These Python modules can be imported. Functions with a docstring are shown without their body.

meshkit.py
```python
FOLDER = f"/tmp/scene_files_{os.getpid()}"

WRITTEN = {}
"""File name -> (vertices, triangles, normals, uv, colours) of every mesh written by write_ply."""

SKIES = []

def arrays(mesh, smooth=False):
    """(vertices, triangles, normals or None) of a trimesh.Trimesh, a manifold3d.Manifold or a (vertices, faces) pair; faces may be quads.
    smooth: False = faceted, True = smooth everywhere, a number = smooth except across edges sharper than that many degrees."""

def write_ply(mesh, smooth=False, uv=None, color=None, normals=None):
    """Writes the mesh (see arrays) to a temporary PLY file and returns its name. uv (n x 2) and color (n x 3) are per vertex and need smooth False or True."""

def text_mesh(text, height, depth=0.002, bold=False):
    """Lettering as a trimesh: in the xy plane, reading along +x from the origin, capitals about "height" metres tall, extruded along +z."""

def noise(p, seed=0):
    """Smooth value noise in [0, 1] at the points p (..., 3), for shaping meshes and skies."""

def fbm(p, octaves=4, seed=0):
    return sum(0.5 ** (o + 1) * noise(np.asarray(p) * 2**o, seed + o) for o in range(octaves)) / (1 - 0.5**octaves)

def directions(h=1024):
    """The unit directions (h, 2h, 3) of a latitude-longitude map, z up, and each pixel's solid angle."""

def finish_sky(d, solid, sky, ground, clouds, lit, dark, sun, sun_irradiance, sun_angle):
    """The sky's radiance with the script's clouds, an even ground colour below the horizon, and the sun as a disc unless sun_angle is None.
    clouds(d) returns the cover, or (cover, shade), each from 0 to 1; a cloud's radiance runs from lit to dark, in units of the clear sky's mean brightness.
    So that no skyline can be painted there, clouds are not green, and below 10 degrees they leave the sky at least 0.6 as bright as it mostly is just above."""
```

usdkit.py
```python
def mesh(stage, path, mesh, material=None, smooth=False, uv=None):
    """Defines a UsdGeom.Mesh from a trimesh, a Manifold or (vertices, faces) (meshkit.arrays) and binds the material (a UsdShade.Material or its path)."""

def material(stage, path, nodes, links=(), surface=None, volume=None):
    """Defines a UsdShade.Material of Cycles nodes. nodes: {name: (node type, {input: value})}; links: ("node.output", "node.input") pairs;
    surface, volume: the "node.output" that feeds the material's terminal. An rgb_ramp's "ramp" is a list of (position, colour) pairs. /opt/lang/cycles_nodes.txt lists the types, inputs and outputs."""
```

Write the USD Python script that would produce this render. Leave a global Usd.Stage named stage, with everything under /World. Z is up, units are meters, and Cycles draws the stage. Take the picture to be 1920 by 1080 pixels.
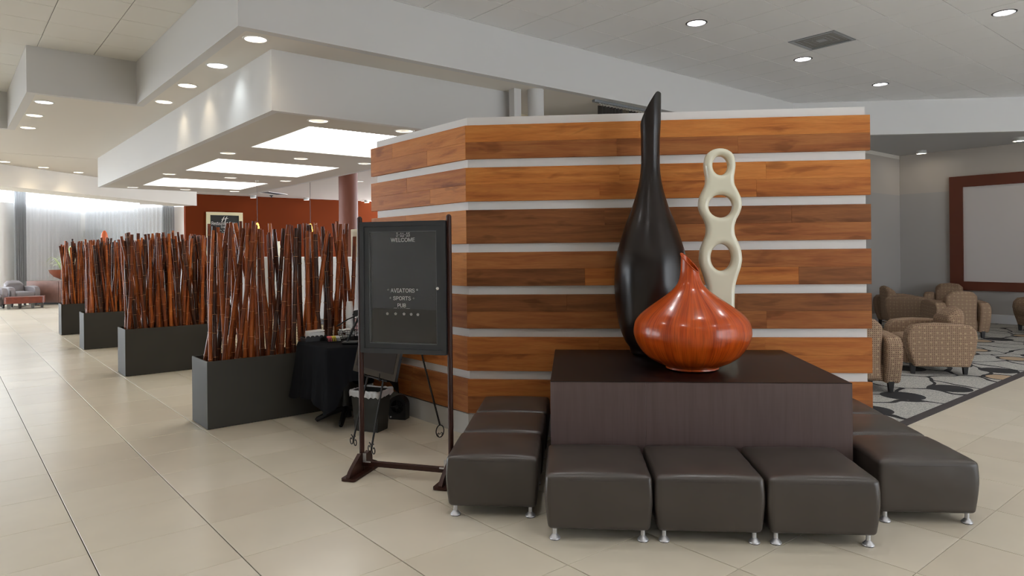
import math, random
import numpy as np
import trimesh
import manifold3d as m3
from shapely.geometry import Polygon, Point, box as sbox, MultiPolygon
from shapely import affinity
from pxr import Usd, UsdGeom, UsdLux, UsdShade, Gf, Sdf
import usdkit, meshkit

stage = Usd.Stage.CreateInMemory()
UsdGeom.SetStageUpAxis(stage, 'Z')
UsdGeom.SetStageMetersPerUnit(stage, 1.0)
UsdGeom.Xform.Define(stage, '/World')
UsdGeom.Scope.Define(stage, '/World/Looks')
PI = math.pi
R2 = math.sqrt(2)

# ------------------------------------------------------------------ camera
FPX, TH, ROLL, EYE = 1288.0, 0.6935, -0.0100, 1.6      # focal length in pixels of a 1920 wide frame, heading, roll, eye height
PPX, PPY = 959.31, 471.0                               # principal point (vertical lens shift)
right = np.array([math.cos(TH), -math.sin(TH), 0.0])
fwd = np.array([math.sin(TH), math.cos(TH), 0.0])
upv = np.array([0, 0, 1.0])
cr = math.cos(ROLL) * right + math.sin(ROLL) * upv
cu = -math.sin(ROLL) * right + math.cos(ROLL) * upv
cam = UsdGeom.Camera.Define(stage, '/World/camera')
M = Gf.Matrix4d(*cr, 0, *cu, 0, *(-fwd), 0, 0, 0, EYE, 1)
cam.AddTransformOp().Set(M)
cam.CreateHorizontalApertureAttr(36.0)
cam.CreateVerticalApertureAttr(20.25)
cam.CreateFocalLengthAttr(36.0 * FPX / 1920)
cam.CreateHorizontalApertureOffsetAttr((960 - PPX) / 1920 * 36)
cam.CreateVerticalApertureOffsetAttr(-(540 - PPY) / 1920 * 36)
cam.CreateClippingRangeAttr(Gf.Vec2f(0.05, 500))
cam.CreateExposureAttr(0.18)

# ------------------------------------------------------------------ sky light
dome = UsdLux.DomeLight.Define(stage, '/World/sky')
dome.CreateColorAttr(Gf.Vec3f(0.90, 0.95, 1.0))
dome.CreateIntensityAttr(2.0)
LAMP = 42.0          # radiance of the downlight lamps
PANEL = 4.6          # radiance of the skylight panels


def project(p):
    d = np.asarray(p, float) - [0, 0, EYE]
    X, Y, Z = d @ cr, d @ fwd, d @ cu
    return PPX + FPX * X / Y, PPY - FPX * Z / Y, Y


# ------------------------------------------------------------------ helpers
used = {}


def numbered(parent, name):
    k = f'{parent}/{name}'
    n = used.get(k, 0)
    used[k] = n + 1
    return k if n == 0 else f'{k}_{n:03d}'


def tag(prim, label=None, cat=None, group=None, kind=None):
    for k, v in (('label', label), ('category', cat), ('group', group), ('kind', kind)):
        if v:
            prim.SetCustomDataByKey(k, v)
    return prim


def thing(name, label, cat, loc=(0, 0, 0), rot=0.0, group=None, kind=None):
    x = UsdGeom.Xform.Define(stage, numbered('/World', name))
    x.AddTranslateOp().Set(Gf.Vec3d(*map(float, loc)))
    x.AddRotateZOp().Set(float(rot))
    return tag(x.GetPrim(), label, cat, group, kind)


def obj(parent, name, mesh, mat, smooth=30, label=None, kind=None, xf=None):
    base = '/World' if parent is None else str(parent.GetPath())
    m = usdkit.mesh(stage, numbered(base, name), mesh, '/World/Looks/' + mat, smooth=smooth)
    if xf is not None:
        UsdGeom.Xformable(m).AddTransformOp().Set(Gf.Matrix4d(*[float(v) for v in np.asarray(xf).T.ravel()]))
    return tag(m.GetPrim(), label, None, None, kind)


def solo(name, mesh, mat, label, cat, group=None, smooth=30, kind=None):
    return tag(obj(None, name, mesh, mat, smooth), label, cat, group, kind)


def dup(src, label, loc, rot, group=None):
    c = src.GetCustomData()
    nm = src.GetName()
    nm = nm[:-4] if nm[-4:-3] == '_' and nm[-3:].isdigit() else nm
    t = thing(nm, label, c['category'], loc, rot, group or c.get('group'))
    t.GetReferences().AddInternalReference(src.GetPath())
    t.SetInstanceable(True)
    return t


def UV(p, q):
    return ((p + q) / R2, (q - p) / R2)


def T(mesh, t=(0, 0, 0), rz=0.0, rx=0.0, ry=0.0):
    m = tm(mesh).copy()
    mat = trimesh.transformations.euler_matrix(rx, ry, rz, 'sxyz')
    mat[:3, 3] = t
    m.apply_transform(mat)
    return m


def tm(mesh):
    if hasattr(mesh, 'to_mesh'):
        k = mesh.to_mesh()
        return trimesh.Trimesh(np.array(k.vert_properties[:, :3]), np.array(k.tri_verts), process=False)
    return mesh


def join(*ms):
    return trimesh.util.concatenate([tm(m) for m in ms])


def hull(pts):
    return tm(m3.Manifold.hull_points(np.asarray(pts, float)))


def bx(x0, x1, y0, y1, z0, z1, c=0.0):
    """box, chamfered by c"""
    if c <= 0:
        m = trimesh.creation.box([x1 - x0, y1 - y0, z1 - z0])
        m.apply_translation([(x0 + x1) / 2, (y0 + y1) / 2, (z0 + z1) / 2])
        return m
    pts = []
    for x, sx in ((x0, 1), (x1, -1)):
        for y, sy in ((y0, 1), (y1, -1)):
            for z, sz in ((z0, 1), (z1, -1)):
                pts += [(x, y + sy * c, z + sz * c), (x + sx * c, y, z + sz * c), (x + sx * c, y + sy * c, z)]
    return hull(pts)


def rbox(x0, x1, y0, y1, z0, z1, r, seg=12):
    s = m3.Manifold.sphere(r, seg)
    return tm(m3.Manifold.batch_hull([s.translate((x, y, z)) for x in (x0 + r, x1 - r) for y in (y0 + r, y1 - r) for z in (z0 + r, z1 - r)]))


def polys(g):
    return [p for p in getattr(g, 'geoms', [g]) if p.geom_type == 'Polygon' and p.area > 1e-6]


def prism(poly, z0, z1):
    ms = []
    for p in polys(poly):
        m = trimesh.creation.extrude_polygon(p, z1 - z0, engine='earcut')
        m.apply_translation([0, 0, z0])
        ms.append(m)
    return join(*ms)


def slabtile(poly, z0, z1, c, up=True):
    """a thin tile of a convex outline with its visible edges chamfered by c"""
    a = np.array(poly.exterior.coords)[:-1]
    b = np.array(poly.buffer(-c, join_style=2).exterior.coords)[:-1]
    zt, zb = (z1, z0) if up else (z0, z1)
    zm = zt - c if up else zt + c
    return hull([(*p, zb) for p in a] + [(*p, zm) for p in a] + [(*p, zt) for p in b])


def tube(pts, r, n=8, cap=True):
    pts = np.asarray(pts, float)
    r = np.broadcast_to(r, len(pts))
    tan = np.gradient(pts, axis=0)
    tan /= np.linalg.norm(tan, axis=1, keepdims=True)
    ref = np.array([0, 0, 1.0]) if abs(tan[0][2]) < .9 else np.array([1.0, 0, 0])
    rings = []
    a = np.arange(n) * 2 * PI / n
    u = np.cross(tan[0], ref)
    u /= np.linalg.norm(u)
    for p, t, rr in zip(pts, tan, r):
        u = u - t * (u @ t)
        u /= np.linalg.norm(u)
        w = np.cross(t, u)
        rings.append(p + rr * (np.cos(a)[:, None] * u + np.sin(a)[:, None] * w))
    v = np.vstack(rings)
    f = []
    for i in range(len(pts) - 1):
        for j in range(n):
            k = (j + 1) % n
            A, B, C, D = i * n + j, i * n + k, (i + 1) * n + k, (i + 1) * n + j
            f += [(A, B, C), (A, C, D)]
    if cap:
        v = np.vstack([v, pts[0], pts[-1]])
        e = (len(pts) - 1) * n
        for j in range(n):
            k = (j + 1) % n
            f += [(len(v) - 2, k, j), (len(v) - 1, e + j, e + k)]
    return trimesh.Trimesh(v, f, process=False)


def lathe(prof, n=32, closed=False):
    """profile of (r, z); watertight when it starts and ends on the axis or is closed"""
    prof = [(max(r, 0.0), z) for r, z in prof]
    m = trimesh.creation.revolve(np.array(prof), sections=n)
    if m.volume < 0:
        m.invert()
    return m


def disc(r, z, n=32, down=True):
    a = np.arange(n) * 2 * PI / n
    v = np.vstack([[0, 0, z], np.c_[r * np.cos(a), r * np.sin(a), np.full(n, z)]])
    f = [(0, (j + 1) % n + 1, j + 1) if down else (0, j + 1, (j + 1) % n + 1) for j in range(n)]
    return trimesh.Trimesh(v, f, process=False)


def spline(pts, n):
    from scipy.interpolate import CubicSpline
    pts = np.asarray(pts, float)
    t = np.r_[0, np.cumsum(np.linalg.norm(np.diff(pts, axis=0), axis=1))]
    return CubicSpline(t, pts)(np.linspace(0, t[-1], n))


def monotone(zr, z):
    from scipy.interpolate import PchipInterpolator
    a = np.asarray(sorted(zr))
    return PchipInterpolator(a[:, 0], a[:, 1])(z)


# ------------------------------------------------------------------ materials
def S(r, g, b, k=1.0):
    c = np.array([r, g, b]) / 255.0
    return tuple(np.where(c <= .04045, c / 12.92, ((c + .055) / 1.055) ** 2.4) * k)


def mat(name, color, rough=.5, bump=0.0, bscale=200.0, vary=0.0, vscale=3.0, **kw):
    p = {'base_color': color, 'roughness': rough, **kw}
    nodes, links = {'p': ('principled_bsdf', p)}, []
    if vary or bump:
        nodes['tc'] = ('texture_coordinate', {})
    if vary:
        nodes['n'] = ('noise_texture', {'scale': vscale, 'detail': 4.0})
        nodes['r'] = ('rgb_ramp', {'ramp': [(.3, tuple(np.array(color) * (1 - vary))), (.7, tuple(np.minimum(np.array(color) * (1 + vary), 1)))]})
        links += [('tc.object', 'n.vector'), ('n.fac', 'r.fac'), ('r.color', 'p.base_color')]
    if bump:
        nodes['bn'] = ('noise_texture', {'scale': bscale, 'detail': 3.0})
        nodes['b'] = ('bump', {'strength': bump, 'distance': .002})
        links += [('tc.object', 'bn.vector'), ('bn.fac', 'b.height'), ('b.normal', 'p.normal')]
    usdkit.material(stage, '/World/Looks/' + name, nodes, links, surface='p.BSDF')


def emit(name, color, strength):
    usdkit.material(stage, '/World/Looks/' + name, {'e': ('emission', {'color': color, 'strength': strength})}, [], surface='e.emission')


mat('white_paint', (.66, .65, .64), .6, bump=.03, bscale=150)
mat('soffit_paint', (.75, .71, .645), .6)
mat('lounge_paint_lower', (.43, .405, .385), .7)
mat('lounge_paint_upper', (.50, .45, .40), .7)
mat('lounge_ceiling_paint', (.52, .52, .52), .7)
mat('gap_white', (.76, .745, .73), .5)
mat('ceiling_tile', (.86, .86, .87), .85, bump=.25, bscale=900)
mat('ceiling_tile_warm', (.82, .80, .75), .85, bump=.25, bscale=900)
mat('grid_metal', (.26, .255, .24), .6)
mat('floor_tile', S(214, 204, 184), .27, vary=.035, vscale=2.2, bump=.02, bscale=40)
mat('floor_tile_pale', S(216, 206, 187), .28, vary=.03, vscale=2.6, bump=.02, bscale=40)
mat('floor_tile_deep', S(211, 200, 180), .27, vary=.035, vscale=1.9, bump=.02, bscale=40)
mat('grout', S(62, 55, 46), .9)
mat('baseboard_gray', (.50, .48, .45), .45)
mat('white_base', (.72, .72, .74), .45)
mat('red_wall', S(108, 44, 12), .85, specular_ior_level=.15)
mat('column_paint', S(132, 80, 66), .5)
mat('brown_leather', S(61, 54, 49), .33, bump=.10, bscale=260, vary=.08, vscale=5, specular_ior_level=.6)
mat('seam_thread', S(48, 40, 36), .5)
mat('silver', (.62, .62, .64), .38, metallic=.75)
mat('rubber', (.02, .02, .02), .7)
mat('black_lacquer', S(25, 16, 13), .25, vary=.35, vscale=5, specular_ior_level=.42)
mat('vase_inside', (.02, .012, .01), .7)
mat('cream_lacquer', S(226, 222, 200), .25, coat_weight=.3)
mat('easel_wood', S(52, 25, 17), .45, vary=.2, vscale=14, specular_ior_level=.3)
mat('board_frame', S(42, 44, 47), .42)
mat('board_trim', S(96, 98, 100), .35)
mat('felt', S(46, 46, 46), .9)
mat('letter_white', (.93, .93, .91), .5)
mat('bamboo_node', S(196, 140, 92), .5)
mat('chrome', (.75, .75, .75), .2, metallic=1.0)
mat('iron', S(34, 32, 32), .5, metallic=.3)
mat('poster_gray', S(36, 27, 21), .8, specular_ior_level=.2)
mat('poster_border', S(58, 50, 40), .8, specular_ior_level=.2)
mat('black_cloth', S(26, 27, 30), .95, bump=.1, bscale=700, specular_ior_level=.08)
mat('black_plastic', S(26, 26, 27), .42)
mat('bin_plastic', S(30, 33, 31), .45)
mat('liner', (.55, .56, .58), .3, metallic=.2)
mat('paper_white', (.80, .80, .79), .7)
mat('cup_white', (.82, .82, .80), .5)
mat('pink_paper', S(226, 110, 120), .6)
mat('pale_pink_paper', S(236, 196, 196), .6)
mat('yellow_paper', S(228, 210, 70), .6)
mat('planter_metal', S(62, 60, 55), .6, vary=.05, vscale=3, specular_ior_level=.25)
mat('moss', S(120, 118, 50), .9, vary=.5, vscale=30)
mat('cream_frame', S(230, 220, 178), .5)
mat('chalkboard', S(44, 46, 44), .8)
mat('chalk', (.78, .77, .72), .9)
mat('half_wall_paint', (.78, .77, .75), .6)
mat('cream_block', S(216, 206, 178), .6)
mat('gray_leather', S(128, 121, 122), .4, bump=.06, bscale=200)
mat('cherry_wood', S(108, 50, 36), .3, vary=.2, vscale=9)
mat('console_wood', S(116, 82, 70), .4, vary=.12, vscale=7)
mat('table_leg_gray', S(110, 108, 104), .5)
mat('bowl_brown', S(118, 62, 40), .35)
mat('egg_orange', S(236, 120, 72), .35)
mat('frame_brown', S(100, 48, 30), .45)
mat('panel_gray', (.62, .57, .55), .7)
mat('dark_leg', (.018, .015, .014), .45)
mat('vent_gray', (.42, .44, .47), .4, metallic=.4)
mat('vent_dark', (.05, .05, .055), .7)
mat('trim_white', (.78, .78, .76), .4)
mat('reflector', (.86, .86, .84), .25, metallic=.6)
mat('lamp_housing', (.62, .62, .60), .4)
mat('drape_dark', S(66, 62, 58), .9)
mat('drape_taupe', S(104, 94, 78), .9)
mat('rail_gray', (.30, .32, .34), .4, metallic=.5)
mat('grass_green', S(168, 192, 108), .6)
mat('grass_pale', S(216, 222, 178), .6)
mat('mullion', (.70, .70, .70), .4)
mat('restaurant_pile', S(92, 70, 56), .95, vary=.3, vscale=12)
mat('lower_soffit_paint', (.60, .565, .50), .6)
mat('tan_paint', S(214, 200, 172), .8)
mat('carpet_border', S(66, 60, 60), .95)
mat('cord', (.70, .70, .68), .5)
emit('lamp_warm', (1.0, .84, .60), LAMP * 3.2)
emit('lamp_neutral', (1.0, .90, .74), LAMP * .6)
emit('lamp_cool', (.86, .96, 1.0), LAMP * 3.2)
emit('lamp_fascia', (1.0, .84, .58), LAMP * 7)
emit('lamp_soft', (1.0, .92, .80), LAMP * .35)
emit('lamp_can', (.98, .98, 1.0), 310.0)
emit('pendant_glow', (1.0, .45, .05), 6.0)
emit('daylight_panel', (1.0, .985, .95), PANEL)


def pane_mat(name, tint=(1, 1, 1)):
    usdkit.material(stage, '/World/Looks/' + name, {
        't': ('transparent_bsdf', {'color': tint}), 'g': ('glossy_bsdf', {'color': (1, 1, 1), 'roughness': .01}),
        'f': ('fresnel', {'IOR': 1.5}), 'm': ('mix_closure', {})},
        [('f.fac', 'm.fac'), ('t.BSDF', 'm.closure1'), ('g.BSDF', 'm.closure2')], surface='m.closure')


pane_mat('glass', (.99, .99, .99))
usdkit.material(stage, '/World/Looks/window_glass', {'t': ('transparent_bsdf', {'color': (.98, .99, 1.0)}), 'g': ('glossy_bsdf', {'roughness': .02}), 'm': ('mix_closure', {'fac': .04})},
                [('t.BSDF', 'm.closure1'), ('g.BSDF', 'm.closure2')], surface='m.closure')


def sheer(name, col, clear):
    usdkit.material(stage, '/World/Looks/' + name, {
        't': ('transparent_bsdf', {'color': (1, 1, 1)}), 'd': ('diffuse_bsdf', {'color': col}), 'l': ('translucent_bsdf', {'color': col}),
        'm1': ('mix_closure', {'fac': .5}), 'm2': ('mix_closure', {'fac': clear})},
        [('d.BSDF', 'm1.closure1'), ('l.BSDF', 'm1.closure2'), ('m1.closure', 'm2.closure1'), ('t.BSDF', 'm2.closure2')], surface='m2.closure')


sheer('sheer_gray', (.74, .755, .77), .22)
sheer('sheer_dense', (.38, .39, .40), .08)


def wood(name, light, mid, dark, stretch=(.6, 8, 8), rough=.5, scale=2.2, grain=.24, stain=0.0, **kw):
    """grain running along the local x axis"""
    nodes = {
        'tc': ('texture_coordinate', {}), 'mp': ('mapping', {'scale': stretch}), 'mp2': ('mapping', {'scale': (2.5, 60, 60)}),
        'n': ('noise_texture', {'scale': scale, 'detail': 5.0, 'roughness': .6, 'distortion': .5}),
        'n2': ('noise_texture', {'scale': 4.0, 'detail': 4.0, 'roughness': .7}),
        'r': ('rgb_ramp', {'ramp': [(.22, dark), (.42, mid), (.62, light), (.85, mid)]}),
        'r2': ('rgb_ramp', {'ramp': [(.25, (1 - grain,) * 3), (.65, (1.0, 1.0, 1.0))]}),
        'mx': ('mix', {'mix_type': 'multiply', 'fac': 1.0}), 'mp3': ('mapping', {'scale': (1.6, 6, 6)}), 'n3': ('noise_texture', {'scale': 1.15, 'detail': 3.0, 'distortion': .4}),
        'r3': ('rgb_ramp', {'ramp': [(.60, (1.0, 1.0, 1.0)), (.66, (.72, .68, .66)), (.76, (.55, .50, .47))]}), 'mx2': ('mix', {'mix_type': 'multiply', 'fac': stain}),
        'b': ('bump', {'strength': .12, 'distance': .002}),
        'p': ('principled_bsdf', {'roughness': rough, **kw})}
    links = [('tc.object', 'mp.vector'), ('tc.object', 'mp2.vector'), ('mp.vector', 'n.vector'), ('mp2.vector', 'n2.vector'), ('n.fac', 'r.fac'), ('n2.fac', 'r2.fac'),
             ('r.color', 'mx.color1'), ('r2.color', 'mx.color2'), ('tc.object', 'mp3.vector'), ('mp3.vector', 'n3.vector'), ('n3.fac', 'r3.fac'), ('mx.color', 'mx2.color1'), ('r3.color', 'mx2.color2'), ('mx2.color', 'p.base_color'), ('n2.fac', 'b.height'), ('b.normal', 'p.normal')]
    usdkit.material(stage, '/World/Looks/' + name, nodes, links, surface='p.BSDF')


wood('plank_honey', S(196, 128, 66, 1.2), S(184, 112, 54, 1.2), S(140, 78, 34, 1.2), specular_ior_level=.18, stain=1.0)
wood('plank_amber', S(182, 114, 58, 1.2), S(164, 96, 46, 1.2), S(118, 62, 28, 1.2), specular_ior_level=.18, stain=1.0)
wood('plank_russet', S(160, 102, 58, 1.2), S(142, 84, 46, 1.2), S(106, 60, 32, 1.2), specular_ior_level=.18, stain=1.0)
wood('plank_walnut', S(136, 86, 50, 1.2), S(116, 70, 40, 1.2), S(84, 48, 27, 1.2), specular_ior_level=.18, stain=1.0)
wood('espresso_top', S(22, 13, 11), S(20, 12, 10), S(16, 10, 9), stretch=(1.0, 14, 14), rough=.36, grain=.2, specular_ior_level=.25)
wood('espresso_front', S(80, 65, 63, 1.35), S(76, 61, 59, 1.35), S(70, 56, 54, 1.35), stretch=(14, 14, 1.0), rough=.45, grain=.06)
nodes = {'tc': ('texture_coordinate', {}), 'sp': ('separate_xyz', {}), 'an': ('math', {'math_type': 'arctan2'}), 'as': ('math', {'math_type': 'multiply', 'value2': 9.0}), 'zs': ('math', {'math_type': 'multiply', 'value2': 1.6}),
         'c': ('combine_xyz', {}), 'n': ('noise_texture', {'scale': 1.0, 'detail': 3.0}), 'as2': ('math', {'math_type': 'multiply', 'value2': 7.0}), 'c2': ('combine_xyz', {}), 'n2': ('noise_texture', {'scale': 6.0, 'detail': 4.0}),
         'r': ('rgb_ramp', {'ramp': [(.25, S(150, 48, 6)), (.45, S(184, 70, 12)), (.65, S(206, 88, 20))]}), 'r2': ('rgb_ramp', {'ramp': [(.3, (.62, .62, .62)), (.55, (1.0, 1.0, 1.0))]}), 'mx': ('mix', {'mix_type': 'multiply', 'fac': 1.0}),
         'p': ('principled_bsdf', {'roughness': .26, 'specular_ior_level': .35, 'coat_weight': .35, 'coat_roughness': .14})}
usdkit.material(stage, '/World/Looks/orange_wood', nodes, [('tc.object', 'sp.vector'), ('sp.y', 'an.value1'), ('sp.x', 'an.value2'), ('an.value', 'as.value1'), ('sp.z', 'zs.value1'), ('as.value', 'c.x'), ('zs.value', 'c.y'), ('c.vector', 'n.vector'),
                ('an.value', 'as2.value1'), ('as2.value', 'c2.x'), ('sp.z', 'c2.y'), ('c2.vector', 'n2.vector'), ('n.fac', 'r.fac'), ('n2.fac', 'r2.fac'), ('r.color', 'mx.color1'), ('r2.color', 'mx.color2'), ('mx.color', 'p.base_color')], surface='p.BSDF')
for k, (a, b, c) in enumerate([(S(182, 98, 38), S(154, 76, 26), S(106, 48, 16)), (S(150, 76, 34), S(114, 54, 24), S(76, 36, 18)), (S(98, 56, 36), S(70, 40, 27), S(46, 27, 20)), (S(200, 114, 46), S(172, 90, 32), S(122, 58, 20))]):
    nodes = {'g': ('geometry', {}), 'mp': ('mapping', {'scale': (12, 12, 2.2)}), 'n': ('noise_texture', {'scale': 2.0, 'detail': 4.0}),
             'r': ('rgb_ramp', {'ramp': [(.28, c), (.5, b), (.72, a)]}), 'p': ('principled_bsdf', {'roughness': .40, 'specular_ior_level': .36})}
    usdkit.material(stage, f'/World/Looks/bamboo_{k}', nodes, [('g.position', 'mp.vector'), ('mp.vector', 'n.vector'), ('n.fac', 'r.fac'), ('r.color', 'p.base_color')], surface='p.BSDF')


def dotted(name, base, dark, pale, scale=40.0):
    """a regular dot print, laid flat on whichever side of the thing the surface faces"""
    nodes = {
        'tc': ('texture_coordinate', {}), 'sp': ('separate_xyz', {}), 'sn': ('separate_xyz', {}),
        'ax': ('math', {'math_type': 'absolute'}), 'az': ('math', {'math_type': 'absolute'}),
        'gx': ('math', {'math_type': 'greater_than', 'value2': .72}), 'gz': ('math', {'math_type': 'greater_than', 'value2': .72}),
        'cyz': ('combine_xyz', {}), 'cxz': ('combine_xyz', {}), 'cxy': ('combine_xyz', {}), 's1': ('mix', {}), 's2': ('mix', {}),
        'v': ('voronoi_texture', {'scale': scale, 'randomness': 0.0, 'dimensions': '2D'}),
        'v2': ('voronoi_texture', {'scale': scale / 3.0, 'randomness': .25, 'dimensions': '2D'}),
        'lt': ('math', {'math_type': 'less_than', 'value2': .26}), 'lt2': ('math', {'math_type': 'less_than', 'value2': .20}),
        'm1': ('mix', {'color1': base, 'color2': dark}), 'm2': ('mix', {'color2': pale}),
        'p': ('principled_bsdf', {'roughness': .9, 'specular_ior_level': .2})}
    links = [('tc.object', 'sp.vector'), ('tc.normal', 'sn.vector'), ('sn.x', 'ax.value1'), ('sn.z', 'az.value1'), ('ax.value', 'gx.value1'), ('az.value', 'gz.value1'),
             ('sp.y', 'cyz.x'), ('sp.z', 'cyz.y'), ('sp.x', 'cxz.x'), ('sp.z', 'cxz.y'), ('sp.x', 'cxy.x'), ('sp.y', 'cxy.y'),
             ('gx.value', 's1.fac'), ('cxz.vector', 's1.color1'), ('cyz.vector', 's1.color2'), ('gz.value', 's2.fac'), ('s1.color', 's2.color1'), ('cxy.vector', 's2.color2'),
             ('s2.color', 'v.vector'), ('s2.color', 'v2.vector'), ('v.distance', 'lt.value1'), ('v2.distance', 'lt2.value1'), ('lt.value', 'm1.fac'), ('m1.color', 'm2.color1'),
             ('lt2.value', 'm2.fac'), ('m2.color', 'p.base_color')]
    usdkit.material(stage, '/World/Looks/' + name, nodes, links, surface='p.BSDF')


dotted('dotted_fabric', S(156, 130, 108), S(102, 80, 66), S(170, 146, 118), 46.0)
dotted('booth_fabric', S(206, 190, 160), S(120, 104, 84), S(226, 214, 188), 30.0)

# carpet: heathered grey with black meandering lines, black and tan discs
nodes = {
    'g': ('geometry', {}), 'nz': ('noise_texture', {'scale': 1.7, 'detail': 1.0}), 'sub': ('vector_math', {'math_type': 'subtract', 'vector2': (.5, .5, .5)}),
    'sc': ('vector_math', {'math_type': 'scale', 'scale': .55}), 'add': ('vector_math', {'math_type': 'add'}), 'flat': ('vector_math', {'math_type': 'multiply', 'vector2': (1, 1, 0)}),
    'e': ('voronoi_texture', {'scale': 1.55, 'feature': 'distance_to_edge', 'dimensions': '2D', 'randomness': .9}),
    'f': ('voronoi_texture', {'scale': 1.15, 'feature': 'f1', 'dimensions': '2D', 'randomness': .55}),
    'sep': ('separate_color', {}), 'line': ('math', {'math_type': 'less_than', 'value2': .035}), 'd': ('math', {'math_type': 'less_than', 'value2': .25}), 'd2': ('math', {'math_type': 'less_than', 'value2': .20}),
    'tan': ('math', {'math_type': 'greater_than', 'value2': .40}), 'tm': ('math', {'math_type': 'multiply'}),
    'hn': ('noise_texture', {'scale': 90.0, 'detail': 3.0, 'roughness': .8}), 'hr': ('rgb_ramp', {'ramp': [(.34, S(112, 112, 112)), (.5, S(176, 174, 168)), (.66, S(206, 202, 192))]}),
    'm1': ('mix', {'color2': S(34, 33, 36)}), 'm2': ('mix', {'color2': S(36, 35, 38)}), 'm3': ('mix', {'color2': S(178, 154, 126)}), 'p': ('principled_bsdf', {'roughness': .95})}
links = [('g.position', 'nz.vector'), ('nz.color', 'sub.vector1'), ('sub.vector', 'sc.vector1'), ('sc.vector', 'add.vector1'), ('g.position', 'add.vector2'), ('add.vector', 'flat.vector1'),
         ('flat.vector', 'e.vector'), ('g.position', 'f.vector'), ('e.distance', 'line.value1'), ('f.distance', 'd.value1'), ('f.distance', 'd2.value1'), ('f.color', 'sep.color'), ('sep.r', 'tan.value1'),
         ('tan.value', 'tm.value1'), ('d2.value', 'tm.value2'), ('g.position', 'hn.vector'), ('hn.fac', 'hr.fac'), ('hr.color', 'm1.color1'), ('line.value', 'm1.fac'),
         ('m1.color', 'm2.color1'), ('d.value', 'm2.fac'), ('m2.color', 'm3.color1'), ('tm.value', 'm3.fac'), ('m3.color', 'p.base_color')]
usdkit.material(stage, '/World/Looks/carpet', nodes, links, surface='p.BSDF')

# ------------------------------------------------------------------ the room: outlines in plan
ZC, ZS, ZL, ZLOUNGE, ZWIN = 4.17, 3.60, 3.00, 3.68, 4.55


def pqpoly(p0, p1, q0, q1):
    return Polygon([UV(p0, q0), UV(p1, q0), UV(p1, q1), UV(p0, q1)])


ROOM = pqpoly(-19.92, 15, -7, 25.98).intersection(sbox(-30, -8, 16.8, 40))
fd = np.array([.7602, .6496])
fn = np.array([.6496, -.7602])
fa = np.array([1.0, 18.5])


def fline(t, off=0.0):
    return tuple(fa + t * fd - off * fn)


F3_END = 6.86
BEYOND = Polygon([fline(-30), fline(F3_END), fline(F3_END, 2), (8, 40), (-40, 40), (-40, -20)])
near_q = pqpoly(-60, 60, -20, 12.57)
TILED = (sbox(-4.5, -9, 20, 6.15).union(sbox(-4.5, -9, 2.02, 10.2)).union(sbox(-4.5, -9, .82, 13.3))).intersection(near_q).intersection(ROOM).difference(BEYOND)
LOUNGE = ROOM.difference(near_q).intersection(sbox(-40, -9, 20, 6.37))
LOWER = sbox(2.5, 6.65, 5.62, 16.3)
UPPER = ROOM.difference(TILED).difference(LOUNGE).difference(BEYOND)
WINBAY = ROOM.intersection(BEYOND)
CARPET = ROOM.intersection(sbox(6.0, 2.56, 16.8, 6.37)).difference(pqpoly(-9, 2.6, -9, 6.2))

DARKFLOOR = sbox(3.70, 6.56, 16.8, 24.15)

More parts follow.
